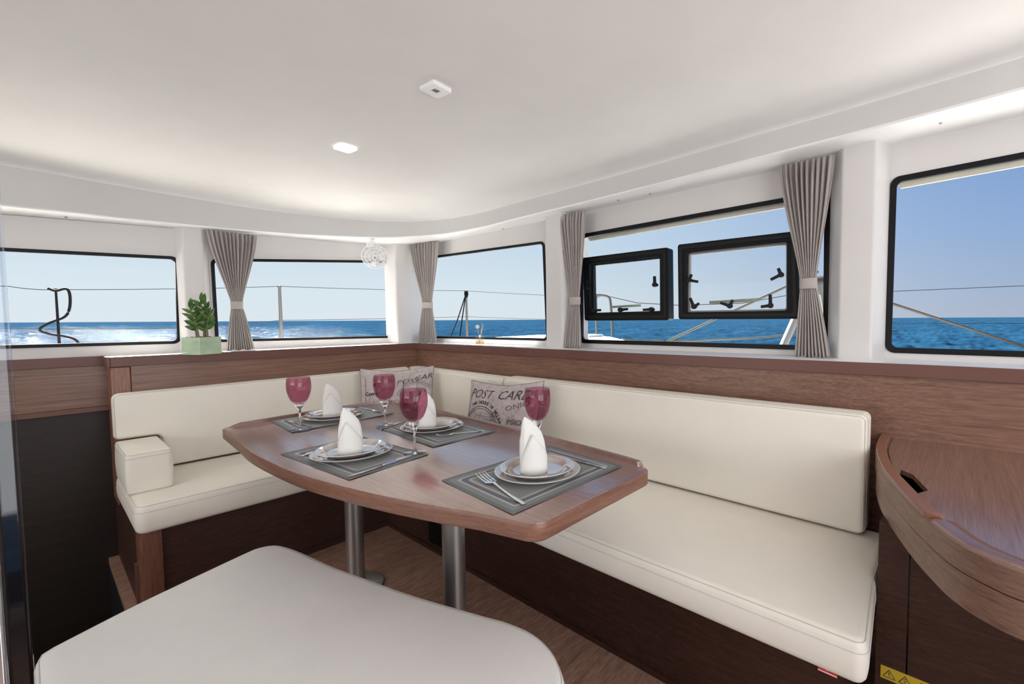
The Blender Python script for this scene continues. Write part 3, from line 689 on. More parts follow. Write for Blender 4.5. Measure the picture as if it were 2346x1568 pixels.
# ------------------------------------------------------------------ settee carcass
st = thing('settee_base', 'shade-darkened walnut base of the corner settee under the cream seats', 'settee base', (.8, 2.9, 0))
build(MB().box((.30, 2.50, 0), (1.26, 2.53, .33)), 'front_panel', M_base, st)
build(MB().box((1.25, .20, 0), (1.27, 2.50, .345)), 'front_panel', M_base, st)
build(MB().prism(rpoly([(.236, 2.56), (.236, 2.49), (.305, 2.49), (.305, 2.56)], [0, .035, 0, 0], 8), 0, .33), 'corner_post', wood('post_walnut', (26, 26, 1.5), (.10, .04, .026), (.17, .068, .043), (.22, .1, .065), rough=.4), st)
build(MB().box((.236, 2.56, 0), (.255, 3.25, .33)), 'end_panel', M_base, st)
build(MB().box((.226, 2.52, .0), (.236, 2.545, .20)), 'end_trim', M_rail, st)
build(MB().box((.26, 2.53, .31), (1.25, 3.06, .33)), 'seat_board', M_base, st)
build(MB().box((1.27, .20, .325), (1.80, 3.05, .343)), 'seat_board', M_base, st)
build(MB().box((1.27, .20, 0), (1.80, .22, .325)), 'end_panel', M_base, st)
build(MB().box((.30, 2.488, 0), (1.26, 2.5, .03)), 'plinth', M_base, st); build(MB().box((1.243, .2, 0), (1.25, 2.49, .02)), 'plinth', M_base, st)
vn = build(MB().box((1.240, 1.94, .045), (1.250, 2.055, .15)), 'vent_grille', M_blackp, st)
for k in range(7): build(MB().box((1.2375, 1.948, .052+k*.0135), (1.2405, 2.047, .059+k*.0135)), 'slat', M_blackw, vn)
rt = build(MB().box((1.2375, .203, .272), (1.2395, .247, .325)), 'red_tag', M_red, st); rt['label'] = 'red safety tag with white bar'
build(MB().box((1.2365, .222, .282), (1.2375, .230, .318)), 'tag_mark', M_wtag, rt); build(MB().box((1.2365, .203, .274), (1.2375, .247, .277)), 'tag_mark', M_wtag, rt)
# ------------------------------------------------------------------ cushions
t_ = thing('seat_cushion', 'cream leather seat cushion of the short left bench, below the armrest', 'seat cushion', (.7, 2.75, .33), 'settee seat cushions')
cushion('cushion_cover', rpoly([(.228, 2.455), (1.128, 2.455), (1.128, 3.06), (.228, 3.06)], [.035, .027, .027, .027]), .332, .452, M_leather, t_, r=.024)
t_ = thing('seat_cushion', 'long cream leather seat cushion of the right bench beside the desk', 'seat cushion', (1.45, 1.5, .345), 'settee seat cushions')
cushion('cushion_cover', rpoly([(1.135, .128), (1.44, .150), (1.79, .150), (1.79, 3.05), (1.135, 3.05)], [.027, .3, .027, .027, .027]), .345, .452, M_leather, t_, r=.022)
# back cushions: outline in the vertical plane, extruded towards the wall
t_ = thing('back_cushion', 'cream back cushion notched over the armrest on the left bench', 'back cushion', (.9, 3.03, .455), 'settee back cushions')
out = rpoly([(.228, .838), (1.695, .842), (1.695, .46), (.400, .46), (.386, .622), (.228, .625)], [.025, .02, .02, .02, .02, .02])
cushion('cushion_cover', out, .0, .062, M_leather, t_, r=.016, puff=.004, map3=lambda x, z, d: (x, 3.064-d, z))
t_ = thing('back_cushion', 'cream back cushion in the corner behind the script pillows', 'back cushion', (1.74, 2.5, .455), 'settee back cushions')
out = rpoly([(-3.055, .842), (-2.02, .838), (-2.02, .46), (-3.055, .46)], [.024, .03, .024, .024])
cushion('cushion_cover', out, .0, .11, M_leather, t_, r=.02, puff=.006, map3=lambda y, z, d: (1.81-d, -y, z))
t_ = thing('back_cushion', 'long cream back cushion of the right bench ending near desk', 'back cushion', (1.75, 1.1, .455), 'settee back cushions')
out = rpoly([(-2.005, .846), (-.212, .856), (-.212, .456), (-2.005, .46)], [.03, .022, .022, .022])
cushion('cushion_cover', out, .0, .115, M_leather, t_, r=.018, puff=.006, map3=lambda y, z, d: (1.815-d, -y, z))
t_ = thing('armrest_cushion', 'cream leather block armrest at the left end of the bench', 'armrest', (.31, 2.8, .455))
out = rpoly([(.226, 2.64), (.372, 2.64), (.372, 3.0), (.226, 3.0)], .016, 4)
cushion('cushion_cover', out, .452, .622, M_leather, t_, r=.012, puff=.003)
# ------------------------------------------------------------------ foreground bench
t_ = thing('bench', 'pale upholstered bench with rounded corners filling the foreground', 'bench', (.35, 1.0, 0))
bp = [p[:2] for p in sm([(.10, .503), (.40, .515), (.56, .545), (.65, .592), (.692, .645), (.713, .70), (.719, .76), (.708, .83), (.684, .906), (.623, 1.108), (.584, 1.273), (.546, 1.44), (.520, 1.60), (.500, 1.685), (.478, 1.728), (.440, 1.745), (.402, 1.738), (.25, 1.684), (.135, 1.64), (.03, 1.59)], 5)]+[(.0, 1.575), (-.018, 1.560), (-.024, 1.535), (-.022, 1.2), (.0, .74), (.002, .54), (.010, .515), (.03, .503)]
cushion('cushion_cover', bp, .33, .440, M_leather2, t_, r=.02, puff=.004)
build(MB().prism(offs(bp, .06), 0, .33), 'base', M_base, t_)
# ------------------------------------------------------------------ table
tb_ = thing('dining_table', 'walnut saloon table on two silver legs with a raised rim', 'table', (.85, 1.6, 0))
TP = sm([(.482, 2.10), (.468, 1.9), (.472, 1.70), (.488, 1.49), (.520, 1.31), (.562, 1.13), (.608, .975), (.648, .86)], 5)
tp = [p[:2] for p in TP]+rpoly([(.648, .86), (.688, .702), (1.178, .700), (1.232, 1.09)], [0, .045, .05, 0], 8)[1:]
tp += [p[:2] for p in sm([(1.232, 1.09), (1.258, 1.64), (1.283, 2.19)], 4)][1:]
tp += rpoly([(1.283, 2.19), (1.285, 2.455), (1.14, 2.47), (.83, 2.455), (.498, 2.415), (.482, 2.10)], [0, .035, 0, .5, .03, 0], 6)[1:-1]
def topmesh():
    r = .006; rings = []
    rings.append([(x, y, .712) for x, y in offs(tp, .0015)])
    rings.append([(x, y, .7185) for x, y in offs(tp, .0025)]); rings.append([(x, y, .720) for x, y in offs(tp, .006)])
    return MB().layers(rings)
build(topmesh(), 'tabletop', M_table, tb_, angle=50)
build(MB().layers([[(x, y, .676) for x, y in offs(tp, .004)], [(x, y, .680) for x, y in tp], [(x, y, .7145) for x, y in tp], [(x, y, .7175) for x, y in offs(tp, .0016)]]), 'edge_band', M_tedge, tb_, angle=50)
# raised fiddle rim along the far edges
rim = [p[:2] for p in sm([(1.168, .745), (1.182, .80), (1.207, 1.09), (1.233, 1.64), (1.258, 2.19), (1.262, 2.40)], 5)]+[p[:2] for p in sm([(1.225, 2.437), (1.12, 2.447), (.83, 2.432), (.66, 2.415), (.525, 2.393)], 5)]
L = [Vector(p) for p in rim]; rg = []
for i, p in enumerate(L):
    e = (L[min(i+1, len(L)-1)]-L[max(i-1, 0)]).normalized(); nn = Vector((-e.y, e.x)); h = .012*min(1, min(i, len(L)-1-i)/2.0)+.0005
    a_, b_ = p+nn*.0035, p-nn*.0185
    c_ = p-nn*.003; 
    rg.append([(a_.x, a_.y, .7195), (p.x+nn.x*.002, p.y+nn.y*.002, .720+h), ((p-nn*.014).x, (p-nn*.014).y, .720+h), (b_.x, b_.y, .7195)])
mb = MB(); vs_ = [v for r_ in rg for v in r_]; fs_ = []
for i in range(len(rg)-1):
    for k in range(4): fs_.append((i*4+k, i*4+(k+1) % 4, (i+1)*4+(k+1) % 4, (i+1)*4+k))
fs_ += [(0, 1, 2, 3), tuple(len(vs_)-4+k for k in (3, 2, 1, 0))]
build(mb.add(vs_, fs_), 'raised_rim', M_table, tb_, angle=40)
for (lx, ly) in ((.862, 2.02), (.855, 1.268)):
    lg = build(MB().lathe([(.0365, .012), (.0365, .66), (.042, .664), (.042, .676)], (lx, ly, 0), 40), 'leg', M_alu, tb_)
    build(MB().lathe([(.115, 0), (.115, .006), (.11, .010), (.045, .013)], (lx, ly, 0), 40), 'base_plate', M_alu, lg)
    for k in range(4):
        a_ = pi/4+k*pi/2; build(MB().lathe([(.0001, .0135), (.006, .013), (.007, .011)], (lx+.09*cos(a_), ly+.09*sin(a_), 0), 10), 'screw', M_grey, lg)
    build(MB().box((lx-.07, ly-.07, .668), (lx+.07, ly+.07, .6765)), 'top_bracket', M_alu, lg, bevel=.002)
build(MB().lathe([(.0001, .7225), (.0025, .722), (.003, .7195)], (1.128, .832, 0), 10), 'rim_stud', M_black, tb_)

# ------------------------------------------------------------------ placemats
def placemat(q, label):
    """q: four corners; woven, stripes kept in UV.x = distance from the edge"""
    c = Vector((sum(p[0] for p in q)/4, sum(p[1] for p in q)/4, .7202)); N = 28
    me = bpy.data.meshes.new('placemat'); vs = []; fs = []; uv = []
    A, B, D, E_ = [Vector((*p, 0)) for p in q]
    for j in range(N+1):
        for i in range(N+1):
            u, v = i/N, j/N; u = .5-.5*cos(pi*u)*(1) if False else u
            p = (A*(1-u)+B*u)*(1-v)+(E_*(1-u)+D*u)*v
            ed = min(u, 1-u)*(B-A).length, min(v, 1-v)*(E_-A).length
            z = .0020+.0012*sin(u*7+1)*sin(v*5+2)*(1-min(1, min(ed)/.03))
            vs.append(Vector((p.x, p.y, .7202+max(z, .0012)))-c); uv.append(min(ed)/.12)
    K = len(vs)
    vs += [Vector((v.x, v.y, v.z-.0010)) for v in vs]
    for j in range(N):
        for i in range(N):
            k = j*(N+1)+i; fs.append((k, k+1, k+N+2, k+N+1)); fs.append((K+k, K+k+N+1, K+k+N+2, K+k+1))
    loop = [i for i in range(N+1)]+[j*(N+1)+N for j in range(1, N+1)]+[N*(N+1)+i for i in range(N-1, -1, -1)]+[j*(N+1) for j in range(N-1, 0, -1)]
    for i in range(len(loop)): a_, b_ = loop[i], loop[(i+1) % len(loop)]; fs.append((b_, a_, a_+K, b_+K))
    me.from_pydata([tuple(v) for v in vs], [], fs)
    l = me.uv_layers.new(name='UVMap'); uu = uv+[0.0]*K
    for lp in me.loops: l.data[lp.index].uv = (uu[lp.vertex_index], 0)
    me.materials.append(M_mat); o = bpy.data.objects.new('placemat', me); C.objects.link(o); o.location = c; me.shade_smooth(); me.set_sharp_from_angle(angle=radians(40))
    return tag(o, label, 'placemat', 'grey woven placemats')
placemat([(.690, .785), (1.134, .784), (1.160, 1.115), (.716, 1.113)], 'grey striped placemat nearest the rounded table end, fork on it')
placemat([(.555, 1.325), (.835, 1.368), (.800, 1.80), (.520, 1.768)], 'grey striped placemat on the foreground bench side of the table')
placemat([(.654, 2.075), (1.108, 2.112), (1.107, 2.402), (.673, 2.394)], 'grey striped placemat at the far left end of the table')
placemat([(.890, 1.432), (1.178, 1.436), (1.195, 1.82), (.908, 1.888)], 'grey striped placemat on the right bench side, far half of table')
# ------------------------------------------------------------------ plates
def plate(name, r, label, loc, grp):
    t_ = thing(name, label, 'plate', loc, grp)
    w = r*.70; prof = [(.0001, .004), (w*.9, .004), (w, .0055), (w+.006, .0115), (r*.86, .0150), (r-.004, .0168)]
    und = [(r-.001, .0150), (w+.010, .0085), (w, .0), (w-.006, 0), (w-.008, .0022), (.0001, .0022)]
    build(MB().lathe(prof, n=72), 'dish', M_plate, t_, local=True, angle=60, face=(0, 0, 1))
    build(MB().lathe([(r-.004, .0168), (r-.0012, .0172), (r, .0162), (r-.001, .0150)]+und[1:], n=72), 'rim', M_rim, t_, local=True, angle=60)
    return t_
PL = [(.922, .937, 'nearest the rounded table end'), (.668, 1.562, 'on the foreground bench side'), (.874, 2.234, 'at the far left end'), (1.040, 1.676, 'on the right bench side')]
a = plate('dinner_plate', .125, '', (*PL[0][:2], .7225), 'large lower plates')
a['label'] = 'large taupe lower plate '+PL[0][2]
for p in PL[1:]: copy_tree(a, (*p[:2], .7225), 0, 'large taupe lower plate '+p[2])
a = plate('side_plate', .108, '', (PL[0][0]-.004, PL[0][1]-.004, .7345), 'smaller plates on top')
a['label'] = 'smaller taupe plate stacked on top, '+PL[0][2]
for p in PL[1:]: copy_tree(a, (p[0]-.004, p[1]-.004, .7345), .3, 'smaller taupe plate stacked on top, '+p[2])
# ------------------------------------------------------------------ napkins (folded to a standing pointed pocket)
def napkin(loc, rz, label, h=.155, w=.036, lean=.0, notch=.5, sc=1):
    t_ = thing('napkin', label, 'napkin', loc, 'standing white napkins', rz)
    lv = [(0, 1, 0), (.02, 1.03, .0), (.18, 1.02, .0), (.40, 1.0, .03), (.58, .93, .06), (.72, .78, .10), (.84, .57, .25), (.93, .33, .40), (1.0, .04, .56)]
    rings = []; n = 16
    for t0, k, sh in lv:
        g = []
        for i in range(n):
            q = 2*pi*i/n; m_ = 1.0+.07*cos(2*q)+.05*cos(3*q+1)
            x = w*k*m_*cos(q)+w*sh*(-1)+lean*t0; y = w*.80*k*m_*sin(q)*(1-.35*max(0, t0-.5))
            g.append((x, y, h*t0+(.004*sin(q*2) if 0 < t0 < .9 else 0)))
        rings.append(g)
    o = build(MB().layers(rings), 'folded_cloth', M_nap, t_, local=True, angle=22)
    # overlapping diagonal flap wrapped round the front
    vs = []; fs = []; m = 14
    for i in range(m+1):
        u = i/m; q = radians(-170)+radians(200)*u
        zt = h*(.30+.42*sin(pi*min(1, u*.9))*(1-.25*u)); zt = h*(.12+.62*(1-abs(u-.35)/.65)**1.1) if u > .35 else h*(.12+.62*(u/.35)**.9)
        for kk in range(5):
            z = zt*kk/4; k = 1.05 if z < h*.45 else 1.05-.5*(z/h-.45)
            vs.append((w*k*1.03*cos(q), w*.86*k*sin(q), z))
    for i in range(m):
        for k in range(4): q = i*5+k; fs.append((q, q+5, q+6, q+1))
    f = build(MB().add(vs, fs), 'fold', M_nap, t_, local=True, recalc=False, angle=50); s = f.modifiers.new('t', 'SOLIDIFY'); s.thickness = .0016; s.offset = 1
    return t_
zn = .7392
napkin((.893, .925, zn), radians(-35), 'tall pointed white napkin in front of a glass, nearest table end', .160, .0355, lean=-.004)
napkin((.649, 1.532, zn), radians(-30), 'pointed white napkin on the bench side plate', .150, .0335, lean=.003)
napkin((.863, 2.212, zn), radians(-25), 'white napkin with rounded folds at the far left plate', .148, .036, lean=.002)
napkin((1.006, 1.662, zn), radians(-40), 'white napkin half hidden behind a purple glass', .150, .033, lean=.006)
# ------------------------------------------------------------------ wine glasses
def wine_glass(loc, label):
    t_ = thing('wine_glass', label, 'wine glass', loc, 'purple wine glasses')
    out = [(.0001, .109), (.012, .110), (.022, .114), (.031, .124), (.038, .140), (.0435, .160), (.0455, .178), (.0445, .196), (.0415, .2175)]
    inn = [(.0405, .2178), (.0435, .196), (.0444, .178), (.0424, .160), (.0368, .141), (.0295, .126), (.020, .118), (.010, .1155), (.0001, .115)]
    bw = build(MB().lathe(out+inn, n=48), 'bowl', M_bowl, t_, local=True, angle=70)
    build(MB().lathe([(.0412, .2168), (.0418, .2180), (.0410, .2186), (.0402, .2178)], n=48), 'rim', M_rimg, bw, local=True)
    st_ = [(.0001, .1085), (.014, .1095), (.0165, .108), (.0150, .098), (.0110, .086), (.0042, .070), (.0034, .050), (.0036, .025), (.0048, .010), (.010, .0055)]
    build(MB().lathe([(r_, z_) for r_, z_ in st_]+[(.0001, .0055)], n=24), 'stem', M_clear, t_, local=True, angle=70)
    build(MB().lathe([(.0001, .0058), (.010, .0055), (.030, .0028), (.0385, .0018), (.0385, .0004), (.0001, .0004)], n=40), 'foot', M_clear, t_, local=True, angle=50)
    return t_
M_rimg = glassy('pink_rim_glass', (.95, .75, .8), 2.5, .05)
g = wine_glass((1.081, 1.097, .7226), 'purple glass behind the nearest napkin, against the right bench back')
copy_tree(g, (.811, 1.417, .7226), .5, 'purple glass standing centre on the bench side placemat corner')
copy_tree(g, (.694, 2.104, .7226), 1, 'leftmost purple glass, against the cream left back cushion')
copy_tree(g, (.952, 1.897, .7226), 2, 'purple glass in front of the corner pillow, mid table')
# ------------------------------------------------------------------ cutlery
def fork(loc, rz, label):
    t_ = thing('fork', label, 'fork', loc, 'steel forks', rz); L = .185
    ys = [(0, .0042, .0030), (.03, .0050, .0032), (.07, .0036, .0034), (.105, .0024, .0050), (.118, .0040, .0070), (.126, .0095, .0050), (.136, .0125, .0035)]
    rings = [[(-w, x, z), (-w*.6, x, z+.0011), (w*.6, x, z+.0011), (w, x, z), (w*.6, x, z-.0009), (-w*.6, x, z-.0009)] for x, w, z in ys]
    hd = build(MB().layers(rings), 'handle', M_cut, t_, local=True, angle=60)
    for k in range(4):
        c = -.0102+k*.0068; rings = []
        for x, z, w in ((.134, .0035, .0024), (.150, .0030, .0020), (.168, .0045, .0015), (L, .0090, .0006)):
            rings.append([(c-w, x, z), (c-w, x, z+.0012), (c+w, x, z+.0012), (c+w, x, z)])
        build(MB().layers(rings), 'tine', M_cut, t_, local=True)
    return t_
def knife(loc, rz, label):
    t_ = thing('knife', label, 'knife', loc, 'steel table knives', rz)
    rings = [[(-w, x, .001), (-w*.7, x, .001+h), (w*.7, x, .001+h), (w, x, .001)] for x, w, h in ((0, .0035, .003), (.02, .0055, .0045), (.08, .0045, .0045), (.098, .003, .004))]
    build(MB().layers(rings), 'handle', M_cut, t_, local=True, bevel=.0006)
    rings = [[(a_, x, .0018), (a_, x, .0028), (b_, x, .0024), (b_, x, .0018)] for x, a_, b_ in ((.096, -.003, .003), (.106, -.006, .005), (.17, -.0075, .0045), (.195, -.005, .004), (.207, .0005, .0035))]
    build(MB().layers(rings), 'blade', M_cut, t_, local=True)
    return t_
def aim(a, b2): return atan2(-(b2[0]-a[0]), b2[1]-a[1])
zc = .7228
f = fork((.742, .800, zc), aim((.742, .800), (.806, 1.060)), 'fork in full view on the placemat nearest camera')
f.scale = (1.35, 1.42, 1.2)
def cp(src, p, q, label, sy=1.0): 
    o = copy_tree(src, (*p, zc), aim(p, q), label); o.scale = (1.15, sy, 1.1); return o
cp(f, (1.145, 1.477), (.975, 1.545), 'fork right of the plates on the right bench side', 1.0)
cp(f, (1.062, 2.372), (1.068, 2.16), 'fork right of the plates at the far left place', 1.15)
cp(f, (.548, 1.673), (.700, 1.74), 'fork partly hidden left of the plates on bench side', 1.0)
k = knife((1.082, .806, zc), aim((1.082, .806), (1.073, 1.01)), 'knife behind the plates at the rounded table end')
cp(k, (.780, 1.388), (.556, 1.345), 'knife lying in front of the plates on bench side', 1.08)
cp(k, (.717, 2.308), (.738, 2.12), 'knife beside the leftmost glass at the far left place', .95)
cp(k, (1.05, 1.895), (.92, 1.842), 'knife tucked behind the plates near the middle glass', .8)

# ------------------------------------------------------------------ printed pillows
def pillow(cen, ex, tiltback, w, h, label, seed, roll=0, thick=.055, layout=0):
    ex = Vector((*ex, 0)).normalized(); back = Vector((-ex.y, ex.x, 0))
    if back.dot(Vector((1, 1, 0))) < 0: back = -back
    up = (Vector((0, 0, 1))*cos(tiltback)+back*sin(tiltback)).normalized(); ex2 = ex*cos(roll)+up*sin(roll); up2 = up*cos(roll)-ex*sin(roll); nf = ex2.cross(up2)
    if nf.dot(Vector((1, 1, 0))) > 0: nf = -nf
    c = Vector(cen); t_ = thing('pillow', label, 'pillow', tuple(c-up*h/2), 'postcard print pillows')
    def S(u, v, side=1):
        a_ = max(0, 1-u*u); b_ = max(0, 1-v*v); th = thick*(a_**.45)*(b_**.45)
        pu = u*(1-.07*(1-abs(v)**1.5)*abs(u)) ; pv = v*(1-.14*(1-abs(u)**1.5)*abs(v))
        wr = .0012*sin(9*u+5*v+seed)
        return c+ex2*(pu*w/2)+up2*(pv*h/2)+nf*(side*th+wr)
    N = 26; vs = []; fs = []
    g = [sin(pi/2*(2*i/N-1)) for i in range(N+1)]
    for side in (1, -1):
        for j in range(N+1):
            for i in range(N+1): vs.append(S(g[i], g[j], side))
    K = (N+1)**2
    for s_ in (0, 1):
        for j in range(N):
            for i in range(N): q = s_*K+j*(N+1)+i; fs.append((q, q+1, q+N+2, q+N+1))
    mb = MB().add(vs, fs); o = build(mb, 'pillow_cover', M_linen, t_, angle=80, recalc=False)
    bm = bmesh.new(); bm.from_mesh(o.data); bmesh.ops.remove_doubles(bm, verts=bm.verts, dist=.0006); bmesh.ops.recalc_face_normals(bm, faces=bm.faces); bm.to_mesh(o.data); bm.free()
    ed = [S(u, -1) for u in [-1+2*i/24 for i in range(24)]]+[S(1, u) for u in [-1+2*i/24 for i in range(24)]]+[S(u, 1) for u in [1-2*i/24 for i in range(24)]]+[S(-1, u) for u in [1-2*i/24 for i in range(24)]]
    build(MB().tube(ed, .0022, 6, close=True), 'piping', M_ink2, o)
    F = lambda x, y: (lambda p: p+nf*.0022)(S(max(-.98, min(.98, x)), max(-.98, min(.98, y))))
    def txt(s, x, y, size, mat=M_ink, shear=0, rot=0, bold=0, sx=1, flip=False):
        cr, sr = cos(rot), sin(rot); asp = h/w
        text_mesh(s, size, 'print', mat, o, lambda a_, b_: F(x+(a_*cr-b_*sr)*asp, y+(a_*sr+b_*cr)), shear=shear, bold=bold, sx=sx)
    def arc(cx, cy, r, a0, a1, th, mat=M_ink, wave=0):
        n = 40; vs = []; fs = []; asp = h/w
        for i in range(n+1):
            q = radians(a0+(a1-a0)*i/n); rr = r+wave*sin(i*1.3)
            for d in (-th/2, th/2): vs.append(F(cx+(rr+d)*cos(q)*asp, cy+(rr+d)*sin(q)))
        for i in range(n): fs.append((2*i, 2*i+1, 2*i+3, 2*i+2))
        build(MB().add(vs, fs), 'print', mat, o, smooth=False, recalc=False)
    def arctext(s, cx, cy, r, a0, step, size, mat=M_ink):
        asp = h/w
        for i, chh in enumerate(s):
            if chh == ' ': continue
            q = radians(a0-step*i); bx, by = cx+r*cos(q)*asp, cy+r*sin(q); txt(chh, bx, by, size, mat, 0, q-pi/2, .004)
    def scribble(x0, y0, x1, y1, mat=M_ink2, amp=.03, n=30, th=.008, cyc=7):
        vs = []; fs = []
        for i in range(n+1):
            u = i/n; x = x0+(x1-x0)*u+amp*.6*sin(cyc*2*pi*u+1); y = y0+(y1-y0)*u+amp*cos(cyc*2*pi*u)
            vs += [F(x-th/2, y-th/2), F(x+th/2, y+th/2)]
        for i in range(n): fs.append((2*i, 2*i+1, 2*i+3, 2*i+2))
        build(MB().add(vs, fs), 'print', mat, o, smooth=False, recalc=False)
    if layout == 0:      # right pillow
        txt('POST', -.86, .53, .38, M_ink, .35, 0, -.004, 1.05); txt('CARD', .0, .53, .38, M_ink, .35, 0, -.002, 1.1)
        arc(-.40, -.50, .80, 10, 165, .018); arc(-.40, -.50, .74, 10, 165, .012); arc(-.40, -.50, .56, 60, 150, .008, M_ink2)
        arctext('THE HOUSE OF MCLERPY', -.40, -.50, .87, 118, 5.2, .125)
        arc(.30, -.2, .55, 120, 245, .012, M_ink2); arc(-.05, -.95, .30, 0, 170, .03, M_ink); arc(-.02, -.95, .20, 0, 170, .05, M_ink2)
        scribble(-.98+.16, .62, -.90, -.55, M_ink, .012, 40, .014, 4)
        txt('ONIO', .30, .20, .20, M_ink2, 0, .25, 0, 1.5); txt('PSIO', .38, -.10, .17, M_ink2, 0, 0, .006, 1.4); txt('AV', .52, -.42, .16, M_ink2, .3, .1, 0, 1.6)
        txt('TO', .05, -.12, .22, M_ink2, 0, 1.4, 0, 1); txt('17', .55, -.85, .2, M_ink, 0, 0, .004, 1)
        for k_ in range(9): scribble(-.25, .12-k_*.075, .1-.02*(k_ % 3), .12-k_*.075, M_ink2, .006, 40, .008, 11)
        for k_ in range(14):
            a_ = k_*2.4; r_ = .02+.013*k_; scribble(-.62+r_*cos(a_)*.6, -.30+r_*sin(a_), -.56+r_*cos(a_+1)*.6, -.34+r_*sin(a_+1.3), M_ink if k_ % 2 else M_ink2, .035, 22, .016, 4)
        for k_ in range(6): scribble(.5+.06*k_, -.62, .5+.06*k_, -.95, M_ink2, .012, 16, .014, 5)
    else:
        txt('POST', .02, .46, .24, M_ink, .25, .06, -.003, 1.2); txt('CARD', .50, .55, .24, M_ink, .25, .12, -.002, 1.15)
        txt('T', -.62, .42, .16, M_ink, 0, 0, .006); txt('Corre', -.84, .16, .15, M_ink, 0, 0, .006, 1)
        arc(.58, -.1, .62, 20, 160, .016, M_ink2); arc(.58, -.1, .56, 20, 160, .01, M_ink2); arc(.85, .35, .3, 90, 250, .01, M_ink2); arc(.72, -.05, .2, -60, 200, .035, M_ink)
        scribble(.22, .6, .20, -.25, M_ink, .014, 40, .018, 5); scribble(-.84, .7, -.84, -.9, M_ink2, .02, 50, .016, 12)
        for k_ in range(5):
            scribble(-.75+.15*k_, .0, -.72+.15*k_, -.9, M_ink if k_ % 2 else M_ink2, .035, 60, .016, 8)
        for k_ in range(4): scribble(.02, -.05-.2*k_, .1, -.15-.2*k_, M_ink, .05, 20, .016, 2)
        arc(.42, -.35, .18, 0, 360, .05, M_ink2, .02)
    return t_
pillow((1.462, 2.749, .668), (1.66-1.324, 2.626-2.93), radians(12), .455, .42, 'postcard script pillow leaning in the settee corner', 1, layout=1, roll=radians(1.5))
pillow((1.530, 1.825, .655), (.02, -1), radians(14), .555, .41, 'postcard print pillow on the right bench behind the table', 5, layout=0, roll=radians(4))

# ------------------------------------------------------------------ planter
pt = thing('potted_plant', 'leafy green plant in a pale green square pot on the ledge', 'plant', (.565, 3.02, ZR), None, 0)
pc = Vector((.553, 2.985)); rz = radians(28); hw = .056; hh = .088
def rot2(x, y): return (pc.x+x*cos(rz)-y*sin(rz), pc.y+x*sin(rz)+y*cos(rz))
pt.location = (pc.x, pc.y, ZR+.0005); LOC[pt.name] = Vector((pc.x, pc.y, ZR+.0005))
# square pot, corner towards the camera
sq = [rot2(*p) for p in rpoly([(-hw, -hw), (hw, -hw), (hw, hw), (-hw, hw)], .004, 3)]
sqi = [rot2(*p) for p in rpoly([(-hw+.006, -hw+.006), (hw-.006, -hw+.006), (hw-.006, hw-.006), (-hw+.006, hw-.006)], .003, 3)]
rings = [[(x, y, ZR+.001) for x, y in sq], [(x, y, ZR+hh) for x, y in sq], [(x, y, ZR+hh) for x, y in sqi], [(x, y, ZR+.02) for x, y in sqi]]
pot = build(MB().layers(rings), 'pot', M_pot, pt)
so2 = []
for i in range(11):
    for j in range(11): x, y = -hw+.0065+(2*hw-.013)*i/10, -hw+.0065+(2*hw-.013)*j/10; q = rot2(x, y); so2.append((*q, ZR+hh-.006+.010*random.random()*(1 if 0 < i < 10 and 0 < j < 10 else .3)))
build(MB().add(so2, [(j*11+i, j*11+i+1, (j+1)*11+i+1, (j+1)*11+i) for i in range(10) for j in range(10)]), 'soil', M_soil, pt, face=(0, 0, 1))
def leaf(base, d, L, w, parent, cup=.15):
    d = Vector(d).normalized(); sidev = d.cross(Vector((.3, -.9, .3))).normalized(); nn = sidev.cross(d).normalized()
    vs = []; fs = []; N = 8
    for i in range(N+1):
        u = i/N; ww = w*(sin(pi*u**.85))**.8*(1-.15*u) if 0 < i < N else .0004
        c = Vector(base)+d*L*u+nn*(-L*.12*u*u)
        vs += [c-sidev*ww+nn*ww*cup*2, c-sidev*ww*.5+nn*ww*cup*.6, c, c+sidev*ww*.5+nn*ww*cup*.6, c+sidev*ww+nn*ww*cup*2]
    for i in range(N):
        for k in range(4): q = i*5+k; fs.append((q, q+1, q+6, q+5))
    o = build(MB().add(vs, fs), 'leaf', M_leaf, parent, recalc=False, angle=80); m = o.modifiers.new('t', 'SOLIDIFY'); m.thickness = .0008
    return o
ex_ = Vector((.79, -.62, 0)); ey_ = Vector((.62, .79, 0))     # picture-right and away, for the plant's own asymmetry
zs = ZR+hh
stems = [((-.018, 0), (-.022, .01), .16, .006), ((.008, .01), (.004, 0), .235, .007), ((.026, 0), (.042, -.005), .14, .006), ((-.004, -.014), (-.045, 0), .19, .005), ((.018, .012), (.018, .01), .20, .006)]
for si, ((bx, by), (tx, ty), H_, r_) in enumerate(stems):
    b0 = Vector((pc.x, pc.y, zs-.008))+ex_*bx+ey_*by; b1 = Vector((pc.x, pc.y, zs+H_*.78))+ex_*(tx+.0)+ey_*ty
    mid = b0.lerp(b1, .5)+ex_*(.006 if si % 2 else -.006)
    path = sm([tuple(b0), tuple(mid), tuple(b1)], 6)
    build(MB().tube(path, [r_*(1-.7*i/(len(path)-1)) for i in range(len(path))], 8), 'stem', M_stem, pt)
    nl = 9
    for k_ in range(nl):
        u = .30+.70*k_/(nl-1); p = b0.lerp(b1, u)+ex_*(0.006*(1-abs(2*u-1))*(1 if si % 2 else -1)); sgn = 1 if k_ % 2 else -1
        spread = .95-.45*u; dd = ex_*sgn*spread*(1.0 if not (si == 3 and sgn < 0) else 1.9)+ey_*random.uniform(-.55, .35)+Vector((0, 0, .45+.6*u+random.uniform(-.15, .15)))
        if k_ == nl-1: dd = Vector((0, 0, 1))+ex_*.15*(1 if si % 2 else -1)+ey_*.1
        leaf(p, dd, random.uniform(.042, .060), random.uniform(.0095, .0135), pt)
